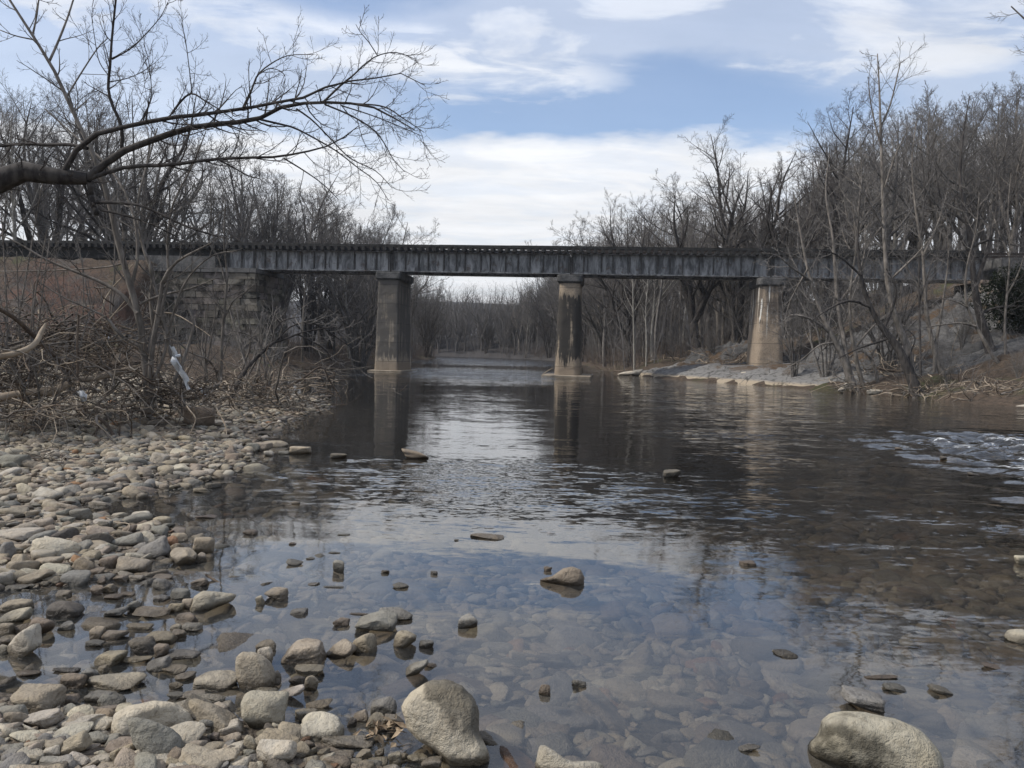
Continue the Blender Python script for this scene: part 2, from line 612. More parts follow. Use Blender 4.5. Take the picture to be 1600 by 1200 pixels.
def mat_plain(name, c1, c2, scale, rough=0.85, bump=0.4, bdist=0.02, stretch=(1, 1, 1), spec=0.3, coord=3):
    m, b = material(name)
    p = b.n('ShaderNodeTexCoord', out=coord)
    q = b.vm('MULTIPLY', p, stretch)
    n1 = b.noise(q, scale, 6, 0.62, 0.2)
    n2 = b.noise(q, scale * 6, 4, 0.6)
    c = b.mix(b.smooth(b.m('ADD', b.m('MULTIPLY', n1, 0.7), b.m('MULTIPLY', n2, 0.3)), 0.36, 0.64), c1, c2)
    finish(b, c, rough, n2, bump, bdist, spec=spec)
    return m


def mat_masonry():
    m, b = material('abutment_stone')
    p = b.n('ShaderNodeTexCoord', out=3)
    t = b.attr('tint')
    n1 = b.noise(p, 1.1, 6, 0.65, 0.5)
    n2 = b.noise(p, 9, 5, 0.65)
    c = b.mix(b.smooth(n1, 0.44, 0.60), t, b.mix(1.0, t, (0.30, 0.30, 0.30), 'MULTIPLY'))
    c = b.mix(b.m('MULTIPLY', b.smooth(n2, 0.55, 0.72), 0.6), c, (0.03, 0.03, 0.027))
    finish(b, c, 0.92, n2, 0.8, 0.05, spec=0.2)
    return m


def mat_ground():
    m, b = material('ground_soil')
    p = pos(b)
    mk = b.attr('mask')
    nd = b.nt.nodes.new('ShaderNodeSeparateColor')
    b.set(nd.inputs[0], mk)
    gravel, rock, red = nd.outputs
    n1 = b.noise(p, 0.6, 5, 0.6)
    n2 = b.noise(p, 5.0, 6, 0.65)
    n3 = b.noise(p, 26.0, 4, 0.6)
    lit = b.mix(b.smooth(n2, 0.35, 0.65), (0.040, 0.031, 0.024), (0.090, 0.066, 0.048))
    lit = b.mix(b.m('MULTIPLY', b.smooth(n3, 0.5, 0.7), 0.6), lit, (0.125, 0.098, 0.072))
    moss = b.noise(p, 0.35, 4, 0.6)
    lit = b.mix(b.m('MULTIPLY', b.smooth(moss, 0.56, 0.66), 0.6), lit, (0.045, 0.055, 0.020))
    grv = b.mix(b.smooth(n3, 0.35, 0.65), (0.06, 0.05, 0.04), (0.20, 0.165, 0.13))
    rk = b.mix(b.smooth(n2, 0.35, 0.7), (0.065, 0.064, 0.064), (0.14, 0.135, 0.13))
    rd = b.mix(b.smooth(n1, 0.36, 0.6), (0.042, 0.029, 0.024), (0.092, 0.054, 0.040))
    rd = b.mix(b.m('MULTIPLY', b.smooth(b.noise(p, 0.28, 4, 0.6), 0.48, 0.56), 0.75), rd, b.mix(n2, (0.04, 0.038, 0.035), (0.10, 0.094, 0.085)))
    c = b.mix(gravel, lit, grv)
    c = b.mix(rock, c, rk)
    c = b.mix(red, c, rd)
    far = b.smooth(b.sep(p)[1], 105.0, 160.0)
    c = b.mix(far, c, b.mix(n1, (0.042, 0.039, 0.039), (0.072, 0.067, 0.066)))
    z = b.sep(p)[2]
    bed = b.m('SUBTRACT', 1.0, b.smooth(z, -0.06, 0.03))
    c = b.mix(bed, c, b.mix(b.smooth(n3, 0.3, 0.7), (0.030, 0.026, 0.020), (0.075, 0.063, 0.048)))
    finish(b, c, 0.95, b.m('ADD', n2, b.m('MULTIPLY', n3, 0.4)), 0.8, 0.06, spec=0.15)
    return m


def mat_bedrock():
    m, b = material('bedrock')
    p = pos(b)
    x, y, z = b.sep(p)
    n1 = b.noise(p, 0.8, 6, 0.62, 0.5)
    n2 = b.noise(b.vm('MULTIPLY', p, (1, 1, 3.5)), 3.0, 6, 0.65, 0.6)
    n3 = b.noise(p, 22, 5, 0.65)
    c = b.mix(b.smooth(n1, 0.35, 0.65), (0.070, 0.068, 0.067), (0.135, 0.130, 0.125))
    c = b.mix(b.m('MULTIPLY', b.m('SUBTRACT', 1.0, b.smooth(b.m('ADD', z, n1), 1.2, 1.9)), 0.8), c, b.mix(n3, (0.165, 0.16, 0.155), (0.25, 0.24, 0.225)))
    c = b.mix(b.m('MULTIPLY', b.smooth(n2, 0.50, 0.62), 0.75), c, (0.05, 0.047, 0.044))
    c = b.mix(b.m('MULTIPLY', b.smooth(n3, 0.55, 0.72), 0.5), c, (0.07, 0.065, 0.06))
    pale = b.m('SUBTRACT', 1.0, b.smooth(b.m('ADD', z, b.m('MULTIPLY', b.m('SUBTRACT', n2, 0.5), 0.3)), 0.16, 0.34))
    c = b.mix(pale, c, b.mix(n3, (0.38, 0.32, 0.24), (0.26, 0.21, 0.15)))
    cr = b.n('ShaderNodeTexVoronoi', {'Vector': b.vm('ADD', b.vm('MULTIPLY', p, (0.55, 1.0, 0.6)), b.vm('SCALE', b.noise(p, 1.2, 3, 0.5, 0, True), 0.8)), 'Scale': 0.5}, feature='DISTANCE_TO_EDGE')
    c = b.mix(b.m('MULTIPLY', b.m('SUBTRACT', 1.0, b.smooth(cr, 0.0, 0.022)), 0.7), c, (0.03, 0.028, 0.025))
    lf = b.noise(p, 0.55, 5, 0.62)
    c = b.mix(b.m('MULTIPLY', b.smooth(lf, 0.52, 0.62), b.smooth(z, 0.5, 1.0)), c, (0.08, 0.055, 0.036))
    finish(b, c, 0.9, b.m('ADD', n2, b.m('MULTIPLY', n3, 0.5)), 0.8, 0.08, spec=0.2)
    return m


def mat_water():
    m, b = material('river_water')
    p = pos(b)
    chop = b.attr('chop', 2)
    foam = b.attr('foam', 2)
    dep = b.attr('depth', 2)
    x, y, z = b.sep(p)
    q = b.comb(b.m('ADD', x, b.m('MULTIPLY', y, 0.12)), y, 0.0)
    # wave slopes: three sizes of ripple, their strength set by how broken the river is at that place
    patch = b.smooth(b.noise(b.vm('MULTIPLY', q, (0.30, 1.0, 1)), 0.35, 4, 0.6), 0.36, 0.66)
    half = (0.5, 0.5, 0.5)

    def slope(scale, amp, sx, sy, det):
        nz = b.noise(b.vm('MULTIPLY', q, (sx, sy, 1)), scale, det, 0.5, 0.3, True)
        return b.vm('SCALE', b.vm('SUBTRACT', nz, half), amp)
    sl = b.vm('ADD', b.vm('ADD', slope(1.8, 0.16, 0.45, 1.3, 2), slope(6.5, 0.32, 0.45, 1.5, 2)), slope(22.0, 0.26, 0.5, 1.3, 1))
    amp = b.m('MULTIPLY', chop, b.m('ADD', 0.40, b.m('MULTIPLY', patch, 0.95)))
    sl = b.vm('SCALE', sl, amp)
    sx_, sy_, _z = b.sep(sl)
    gn = b.n('ShaderNodeNewGeometry', out=1)
    nrm = b.vm('NORMALIZE', b.vm('ADD', gn, b.comb(b.m('MULTIPLY', sx_, 0.7), sy_, 0.0)))
    fr = b.n('ShaderNodeFresnel', {'IOR': 1.333, 'Normal': nrm})
    fr = b.m('POWER', fr, 0.82)
    gl = b.n('ShaderNodeBsdfGlossy', {'Color': (1, 1, 1), 'Roughness': 0.03, 'Normal': nrm})
    e = b.m('POWER', 2.71828, b.m('MULTIPLY', dep, -1.6))
    tint = b.mix(b.m('SUBTRACT', 1.0, e, clamp=True), (0.96, 0.95, 0.92), (0.16, 0.13, 0.09))
    tr = b.n('ShaderNodeBsdfTransparent', {'Color': tint})
    # suspended silt gives the shallows a little milkiness
    silt = b.n('ShaderNodeBsdfDiffuse', {'Color': (0.19, 0.20, 0.20)})
    body = b.n('ShaderNodeMixShader', {0: b.m('ADD', 0.012, b.m('MULTIPLY', e, 0.065)), 1: tr, 2: silt})
    s = b.n('ShaderNodeMixShader', {0: fr, 1: body, 2: gl})
    fn = b.noise(b.vm('MULTIPLY', q, (0.6, 1.5, 1)), 7.0, 7, 0.72, 0.9)
    ff = b.m('MULTIPLY', b.smooth(b.m('ADD', fn, b.m('MULTIPLY', foam, 0.30)), 0.74, 0.88), b.smooth(foam, 0.02, 0.3))
    fo = b.n('ShaderNodeBsdfDiffuse', {'Color': (0.66, 0.67, 0.67)})
    s = b.n('ShaderNodeMixShader', {0: b.m('MULTIPLY', ff, 0.85), 1: s, 2: fo})
    b.n('ShaderNodeOutputMaterial', {'Surface': s})
    return m


MAT = dict(
    bark=mat_bark('forest_bark', (0.092, 0.084, 0.077), (0.19, 0.175, 0.16), 2.5, 0.3),
    bark_dark=mat_bark('dark_bark', (0.034, 0.030, 0.028), (0.082, 0.073, 0.066), 3.0, 0.2),
    bark_pale=mat_bark('pale_bark', (0.24, 0.22, 0.19), (0.40, 0.38, 0.34), 2.0, 0.15),
    bark_grey=mat_bark('grey_bark', (0.10, 0.088, 0.075), (0.22, 0.195, 0.17), 3.0, 0.2),
    twig=mat_twig('forest_twig', (0.128, 0.118, 0.110), 0.4),
    twig_dark=mat_twig('dark_twig', (0.085, 0.075, 0.069), 0.2),
    twig_pale=mat_twig('pale_twig', (0.155, 0.141, 0.127), 0.25),
    twig_red=mat_twig('reddish_twig', (0.13, 0.105, 0.088), 0.3),
    drift=mat_plain('driftwood', (0.22, 0.17, 0.12), (0.36, 0.30, 0.23), 2.0, 0.85, 0.5, 0.01, (1, 1, 1)),
    drift_dark=mat_plain('rotten_wood', (0.06, 0.045, 0.035), (0.15, 0.115, 0.085), 3.0, 0.9, 0.6, 0.02),
    stone=mat_stone('river_stone'),
    ground=mat_ground(), bedrock=mat_bedrock(), water=mat_water(), masonry=mat_masonry(), steel=mat_steel(),
    rib=mat_plain('shaded_rib_steel', (0.05, 0.047, 0.045), (0.12, 0.115, 0.11), 3.0, 0.75),  # darker than the girder steel: shade lines of the ribs put into colour
    timber=mat_plain('creosote_timber', (0.012, 0.012, 0.012), (0.035, 0.033, 0.031), 3.0, 0.8, 0.5, 0.01),
    rail=mat_plain('rail_steel', (0.03, 0.025, 0.022), (0.07, 0.05, 0.04), 4.0, 0.6),
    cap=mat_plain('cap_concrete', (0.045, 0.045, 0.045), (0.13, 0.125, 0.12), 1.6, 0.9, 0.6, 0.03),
    footing=mat_plain('footing_concrete', (0.17, 0.14, 0.105), (0.30, 0.25, 0.19), 1.6, 0.9, 0.5, 0.02),
    plastic=mat_plain('white_plastic', (0.50, 0.50, 0.50), (0.66, 0.66, 0.65), 6.0, 0.5, 0.3, 0.01),
    leaf=mat_plain('dead_leaf', (0.16, 0.11, 0.07), (0.34, 0.26, 0.17), 20.0, 0.8, 0.3, 0.005),
    evergreen=mat_twig('evergreen_leaf', (0.016, 0.021, 0.011), 0.2),
    hill=mat_plain('wooded_hill', (0.05, 0.045, 0.045), (0.085, 0.078, 0.075), 0.02, 0.95, 0.0, 0.1),
)
MAT['pier_a'] = mat_pier('pier_concrete_sooty', (0.33, 0.275, 0.21), (0.060, 0.055, 0.050), 0.46, 0.62, 0.9, 7.0, 0.0, 3.1)
MAT['pier_b'] = mat_pier('pier_concrete_patchy', (0.31, 0.25, 0.185), (0.022, 0.021, 0.020), 0.52, 0.60, 1.1, 5.2, 0.0, 8.4)
MAT['pier_c'] = mat_pier('pier_concrete_tan', (0.33, 0.262, 0.195), (0.07, 0.058, 0.048), 0.54, 0.70, 3.2, 6.6, 0.9, 14.6)

# ------------------------------------------------------------------ terrain
YL = [-10, 2.0, 3.0, 3.35, 3.7, 4.9, 5.25, 6.0, 6.8, 7.3, 7.8, 8.5, 9.6, 12.7, 16.5, 21, 23.2, 24.3, 26, 30, 45, 62, 94, 123, 140, 160, 190, 210, 2000]
XLv = [0.2, -0.35, -0.45, -1.0, -2.9, -3.4, -2.45, -2.5, -2.9, -4.1, -4.1, -3.6, -3.4, -4.0, -4.6, -4.9, -5.5, -5.7, -7.0, -8.8, -12.5, -16.6, -12.2, -12, -13, -40, -80, -260, -260]
YR = [-10, 20, 28, 35, 39.6, 47, 53, 57, 64, 100, 140, 160, 172, 190, 210, 2000]
XRv = [30, 22, 18.6, 18, 15.9, 13.7, 10.4, 9.6, 8.4, 9.2, 8, 4, -12, -60, -262, -262]

BA = math.radians(7.0)
B_AX = np.array([math.cos(BA), -math.sin(BA)])
B_NR = np.array([math.sin(BA), math.cos(BA)])
B_O = np.array([0.0, 55.0])


def bridge_sn(x, y):
    dx, dy = x - B_O[0], y - B_O[1]
    return dx * B_AX[0] + dy * B_AX[1], dx * B_NR[0] + dy * B_NR[1]


def terrain(x, y, detail=True):
    x = np.asarray(x, float)
    y = np.asarray(y, float)
    xl = np.interp(y, YL, XLv)
    xr = np.interp(y, YR, XRv)
    if detail:
        wob = 0.12 * np.clip(y / 10, 0.3, 3) * fbm2(x, y, 0.9, 3, 0.5, 5.0)
        xl = xl + wob
        xr = xr + 1.4 * wob
    dl, dr = xl - x, x - xr
    c = np.minimum(-dl, -dr)                   # >0 inside the channel
    deep = 0.30 * (1 - np.exp(-np.maximum(c, 0) / 1.6)) + 0.5 * sstep(c, 2.0, 7.0)
    near = 0.020 + 0.05 * np.maximum(c, 0)
    wn = sstep(y, 3.5, 9.0)
    shallow = np.minimum(near, 0.28)
    depth = np.where(c > 0, shallow * (1 - wn) + deep * wn + 0.015, 0)
    # riffle bar on the east side
    bar = np.exp(-(((x - 9.5) / 4.0) ** 2 + ((y - 15.0) / 4.5) ** 2))
    depth = depth * (1 - 0.8 * bar)
    # shallow shelf in front of the camera, towards the east
    she = np.exp(-((np.maximum(y - 4, 0) / 5.0) ** 2))
    depth = np.minimum(depth * (1 + 0.9 * sstep(y, 6, 10.5)), 0.42 - 0.16 * she + 0.55 * sstep(y, 6, 10.5) * (1 - 0.7 * bar))
    depth = np.where((y > 14), np.maximum(depth, np.where(c > 3, 0.5 * (1 - bar), 0)), depth)
    # west land
    pl = np.maximum(dl, 0)
    gl_ = 0.045 * np.minimum(pl, 4) + 0.09 * np.clip(pl - 3, 0, 6) + 0.05 * np.clip(pl - 9, 0, 20)
    steep = np.minimum(0.30 * pl, 1.3) + 0.03 * np.clip(pl - 4, 0, 40)
    wy = sstep(y, 24, 30)
    zl = gl_ * (1 - wy) + steep * wy
    # east land
    pr = np.maximum(dr, 0)
    e1 = np.minimum(0.26 * pr, 0.8) + 0.05 * np.clip(pr - 3, 0, 3) + 0.42 * np.clip(pr - 6.5, 0, 16) + 0.12 * np.clip(pr - 22, 0, 60)
    e2 = np.minimum(0.30 * pr, 1.2) + 0.05 * np.clip(pr - 4, 0, 5) + 0.30 * np.clip(pr - 9, 0, 34)
    ey = sstep(y, 58, 66)
    zr = e1 * (1 - ey) + e2 * ey
    zr = np.minimum(zr, 12 + 0.05 * pr)
    ny = sstep(y, 34, 27)
    zr = zr * (1 - ny) + ny * (np.minimum(0.2 * pr, 1.0) + 0.25 * np.clip(pr - 6, 0, 30))
    far = sstep(y, 150, 215)
    zl = zl * (1 - far) + far * (1.2 + 0.0 * zl)
    zr = zr * (1 - far) + far * 1.2
    z = np.where(c > 0, -depth, np.where(dl > 0, zl, zr))
    # railway embankments either side
    s, n = bridge_sn(x, y)
    emb = 7.25 - np.maximum(np.abs(n) - 2.6, 0) / 1.25
    emb = np.where(s < -24.5, emb, -9)
    emb = emb - np.maximum(-24.5 - s, 0) * 0.0
    endl = sstep(s, -20.5, -25.5)
    z = np.where((s < -20.5) & (emb > z), z + (emb - z) * endl, z)
    embr = 7.6 - np.maximum(np.abs(n) - 2.6, 0) / 1.3
    endr = sstep(s, 28.5, 33)
    z = np.where((s > 28.5) & (embr > z), z + (embr - z) * endr, z)
    # distant ridge
    rid = sstep(y, 260, 640) * (34 + 10 * fbm2(x, y, 0.004, 3, 0.5, 2.0)) * (1 - 0.0 * x)
    z = z + rid
    if detail:
        amp = np.where(c > 0, 0.02, np.where(y < 24, 0.03, 0.16)) * np.clip(1 - np.abs(c) * 0 + 0, 0, 1)
        edge = np.clip(np.abs(c) / 1.0, 0.05, 1)
        z = z + amp * edge * fbm2(x, y, 0.8, 4, 0.5, 9.0)
        z = z + np.where((c < -6) & (y > 30), 0.35, 0) * fbm2(x, y, 0.12, 3, 0.5, 3.0)
    return z


def tz(x, y):
    return float(terrain(np.array([x]), np.array([y]))[0])


def ground_at(px, py, zoff=0.0, lo=None):
    """Where the view ray through a photo pixel meets the ground (or the water)."""
    d = ray(px, py)
    Y = 0.5
    prev = None
    t = np.geomspace(1.5, 400, 900)
    P = CAM[None] + d[None] * (t / d[1])[:, None]
    g = np.maximum(terrain(P[:, 0], P[:, 1]), 0.0 if lo is None else lo) + zoff
    hit = np.where(P[:, 2] <= g)[0]
    i = hit[0] if len(hit) else len(t) - 1
    return P[i]


def axis(parts):
    out = []
    for a, b_, st in parts:
        out.append(np.arange(a, b_, st))
    out.append([parts[-1][1]])
    return np.concatenate(out)


def build_ground():
    xs = axis([(-900, -120, 40), (-120, -40, 2.5), (-40, -14, 0.5), (-14, 14, 0.16), (14, 40, 0.4), (40, 120, 2.5), (120, 900, 40)])
    ys = axis([(-60, -4, 8), (-4, 1, 0.6), (1, 12, 0.12), (12, 32, 0.22), (32, 66, 0.4), (66, 130, 1.2), (130, 260, 5), (260, 1500, 40)])
    X, Y = np.meshgrid(xs, ys, indexing='ij')
    x, y = X.ravel(), Y.ravel()
    z = terrain(x, y)
    V = np.stack([x, y, z], -1)
    xl = np.interp(y, YL, XLv)
    s, n = bridge_sn(x, y)
    gr = ((x < xl + 1) & (y < 26)) * sstep(y, 27, 22)
    rock = sstep(fbm2(x, y, 0.10, 4, 0.5, 31.0) + ((x > 17) & (y > 40) & (y < 53) & (x < 30)) * 1.4 - 1.0, 0.1, 0.5)
    red = ((s < -23.5) & (np.abs(n) < 13) & (n < 0.5)) * sstep(fbm2(x, y, 0.16, 3, 0.5, 11.0), -0.5, 0.1)
    mask = np.stack([gr, rock, red], -1).astype(float)
    me = mesh('ground', V, grid_faces(len(xs), len(ys))[:, ::-1], MAT['ground'], True, {'mask': mask})
    o = link('ground', me)
    kind(o, 'structure')
    o['label'] = 'riverbanks, river bed and distant wooded ridge'


def build_water():
    xs = axis([(-300, -30, 15), (-30, -5, 0.8), (-5, 6, 0.16), (6, 14, 0.09), (14, 30, 0.5)])
    ys = axis([(-12, 2, 1.5), (2, 10, 0.09), (10, 21, 0.09), (21, 40, 0.5), (40, 230, 2.5)])
    X, Y = np.meshgrid(xs, ys, indexing='ij')
    x, y = X.ravel(), Y.ravel()
    dep = np.maximum(-terrain(x, y), 0)
    rap = np.exp(-(((x - 10.4) / 3.5) ** 2 + ((y - 14.3) / 3.9) ** 2) ** 1.5)
    # tail of the riffle, running down towards the south-west bank
    ax = (x - 10.2) - (y - 14.0) * 0.75
    tail = np.exp(-(ax / 1.6) ** 2) * sstep(y, 5.5, 8.5) * sstep(y, 14.5, 12.0) * 0.55
    tail2 = np.exp(-(((x - 7.0) / 3.0) ** 2 + ((y - 8.5) / 2.2) ** 2)) * 0.35
    tail = np.maximum(tail, tail2)
    midband = np.exp(-((y - 9.6) / 2.4) ** 2) * sstep(x, -4.5, -1.5)
    nearv = 0.07 + 0.10 * sstep(y, 4.2, 6.5) + 0.95 * sstep(x, 1.0, 4.5) * sstep(y, 3.0, 6.5)
    pool = sstep(x, -0.8, -2.0) * sstep(y, 9, 7)
    mid = 0.24 * sstep(y, 6.5, 9)
    far = 0.35 * sstep(y, 38, 46) + 5.0 * np.exp(-((y - 53) / 11.0) ** 2) * sstep(x, -12, -7) * sstep(x, 6, 1) + 4.5 * sstep(y, 78, 92)
    chop = np.maximum.reduce([nearv, mid, 0.95 * midband, far, 1.7 * rap, 1.3 * tail]) * (1 - 0.75 * pool)
    k = np.maximum(rap, 0.45 * tail)
    wav = np.sin((y * 0.9 + x * 0.35) * 5.2 + 1.5 * fbm2(x, y, 0.9, 2)) * 0.5 + 1.0 * fbm2(x, y * 1.6, 1.9, 4, 0.55, 4.0)
    z = 0.11 * k * wav + 0.004 * fbm2(x, y * 1.4, 0.9, 2) * (y < 40)
    crest = sstep(wav, 0.15, 1.1)
    foam = np.clip(rap * (0.45 + 1.0 * crest) + tail * (0.40 + 0.8 * crest), 0, 1)
    V = np.stack([x, y, z], -1)
    me = mesh('water', V, grid_faces(len(xs), len(ys))[:, ::-1], MAT['water'], True, {'chop': chop, 'foam': foam, 'depth': dep})
    o = link('water', me)
    kind(o, 'structure')
    o['label'] = 'clear river water with a riffle along the bedrock bank'


build_ground()
build_water()

# ------------------------------------------------------------------ bridge, piers, abutments
S_P1, S_P2, S_P3 = -8.4, 3.85, 16.75
S_L, S_R = -20.2, 29.6
Z_B, Z_T = 6.78, 8.14


def bw(s, n, z):
    p = B_O + B_AX * s + B_NR * n
    return (p[0], p[1], z)


def build_bridge():
    rng = np.random.default_rng(5)
    root = thing('railway_bridge', 'long dark steel plate-girder railway bridge crossing the river on three concrete piers', 'bridge',
                 (B_O[0], B_O[1], 0), -BA)
    spans = [(S_L, S_P1, Z_B), (S_P1, S_P2, Z_B), (S_P2, S_P3, Z_B), (S_P3, S_R, Z_B), (S_L - 24, S_L, 7.42)]
    for (a, b, zb) in spans:
        a, b = a + 0.04, b - 0.04
        for side in (-1, 1):
            y0 = side * 1.05
            A = Acc()
            A.box(a, b, y0 - 0.012, y0 + 0.012, zb + 0.05, Z_T - 0.05)
            A.box(a, b, y0 - 0.21, y0 + 0.21, Z_T - 0.05, Z_T)
            A.box(a, b, y0 - 0.21, y0 + 0.21, zb, zb + 0.05)
            # cover plates along the middle of the bottom flange
            A.box(a + 0.15 * (b - a), b - 0.15 * (b - a), y0 - 0.19, y0 + 0.19, zb - 0.035, zb - 0.002)
            # flange angles
            A.box(a, b, y0 + side * 0.0121, y0 + side * 0.10, Z_T - 0.066, Z_T - 0.052)
            A.box(a, b, y0 + side * 0.0122, y0 + side * 0.026, Z_T - 0.19, Z_T - 0.067)
            A.box(a, b, y0 + side * 0.0122, y0 + side * 0.026, zb + 0.052, zb + 0.17)
            A.box(a, b, y0 + side * 0.0123, y0 + side * 0.11, zb + 0.0515, zb + 0.064)
            St = Acc()
            n = max(6, int((b - a) / 0.86))
            for i in range(n + 1):
                if zb > 7:
                    break
                s = a + 0.02 + (b - a - 0.04) * i / n
                if 0 < i < n:
                    s += rng.uniform(-0.16, 0.16)
                w = 0.017
                St.box(s - w, s + w, y0 + side * 0.027, y0 + side * 0.135, zb + 0.065, Z_T - 0.07)
                St.box(s + w, s + 0.085, y0 + side * 0.0265, y0 + side * 0.038, zb + 0.17, Z_T - 0.19)
                if i in (0, n):
                    St.box(s - 0.12 * (1 if i else -1) - w, s - 0.12 * (1 if i else -1) + w, y0 + side * 0.027, y0 + side * 0.12, zb + 0.065, Z_T - 0.07)
            parts = [(np.concatenate(A.V), np.concatenate(A.Q))] + ([(np.concatenate(St.V), np.concatenate(St.Q))] if St.V else [])
            gv, gf = merge(parts)
            gi = np.concatenate([np.full(len(f), q) for q, (v, f) in enumerate(parts)])
            link('girder', mesh('girder', gv, gf, None, False, None, [MAT['steel' if zb < 7 else 'timber'], MAT['rib']], gi), (0, 0, 0), root)
        if zb < 7:
            n = int((b - a) / 1.75)
            for i in range(n + 1):
                A = Acc()
                s = a + 0.3 + (b - a - 0.6) * i / n
                A.box(s - 0.04, s + 0.04, -1.03, 1.03, Z_T - 0.28, Z_T - 0.20)
                A.box(s - 0.04, s + 0.04, -1.03, 1.03, zb + 0.18, zb + 0.26)
                A.box(s - 0.03, s + 0.03, -0.06, 0.06, zb + 0.2601, Z_T - 0.2801)
                link('cross_frame', A.mesh('cross_frame', MAT['steel']), (0, 0, 0), root)
    # deck ties: the hundred in the open spans are parts of their own, the rest one part
    tie = box_vf(-0.105, 0.105, -1.62, 1.62, Z_T + 0.004, Z_T + 0.25)
    tms = []
    for k in range(5):
        A = Acc()
        V, Fc = box_vf(-0.1 - 0.006 * k, 0.105, -1.60 - 0.02 * k, 1.62 - 0.015 * k, Z_T + 0.004, Z_T + 0.245 + 0.003 * k)
        A.add(V, Fc)
        tms.append(A.mesh('deck_tie', MAT['timber']))
    ss = np.arange(S_L - 23.8, S_R + 0.1, 0.49)
    order = np.argsort(np.abs(ss - 5.5))
    for k in order[:100]:
        o = link('deck_tie', tms[k % 5], (ss[k] + rng.uniform(-0.03, 0.03), rng.uniform(-0.03, 0.03), 0), root)
    A = Acc()
    for k in order[100:]:
        A.box(ss[k] - 0.105, ss[k] + 0.105, -1.62, 1.6, Z_T + 0.004, Z_T + 0.25)
    o = link('deck_tie', A.mesh('deck_tie', MAT['timber']), (0, 0, 0), root)
    o['kind'] = 'stuff'
    for y in (-0.76, 0.76):
        A = Acc()
        a, b = S_L - 24, S_R + 14
        A.box(a, b, y - 0.07, y + 0.07, Z_T + 0.262, Z_T + 0.28)
        A.box(a, b, y - 0.012, y + 0.012, Z_T + 0.28, Z_T + 0.38)
        A.box(a, b, y - 0.036, y + 0.036, Z_T + 0.38, Z_T + 0.42)
        link('rail', A.mesh('rail', MAT['rail']), (0, 0, 0), root)
    for y in (-1.45, 1.45):
        A = Acc()
        cuts = np.arange(S_L - 24, S_R + 0.2, 4.9)
        for i in range(len(cuts) - 1):
            j = rng.uniform(-0.02, 0.02)
            A.box(cuts[i] + 0.01, cuts[i + 1] - 0.01, y - 0.1 + j, y + 0.1 + j, Z_T + 0.262, Z_T + 0.44 + rng.uniform(-0.01, 0.01))
        link('guard_timber', A.mesh('guard_timber', MAT['timber']), (0, 0, 0), root)


def pier_ring(w, L, r, n=9):
    """Rounded rectangle ring of half sizes."""
    pts = []
    for cx_, cy_, a0 in ((w - r, L - r, 0), (-(w - r), L - r, 90), (-(w - r), -(L - r), 180), (w - r, -(L - r), 270)):
        for a in np.linspace(a0, a0 + 90, n):
            pts.append((cx_ + r * math.cos(math.radians(a)), cy_ + r * math.sin(math.radians(a))))
    return np.array(pts)


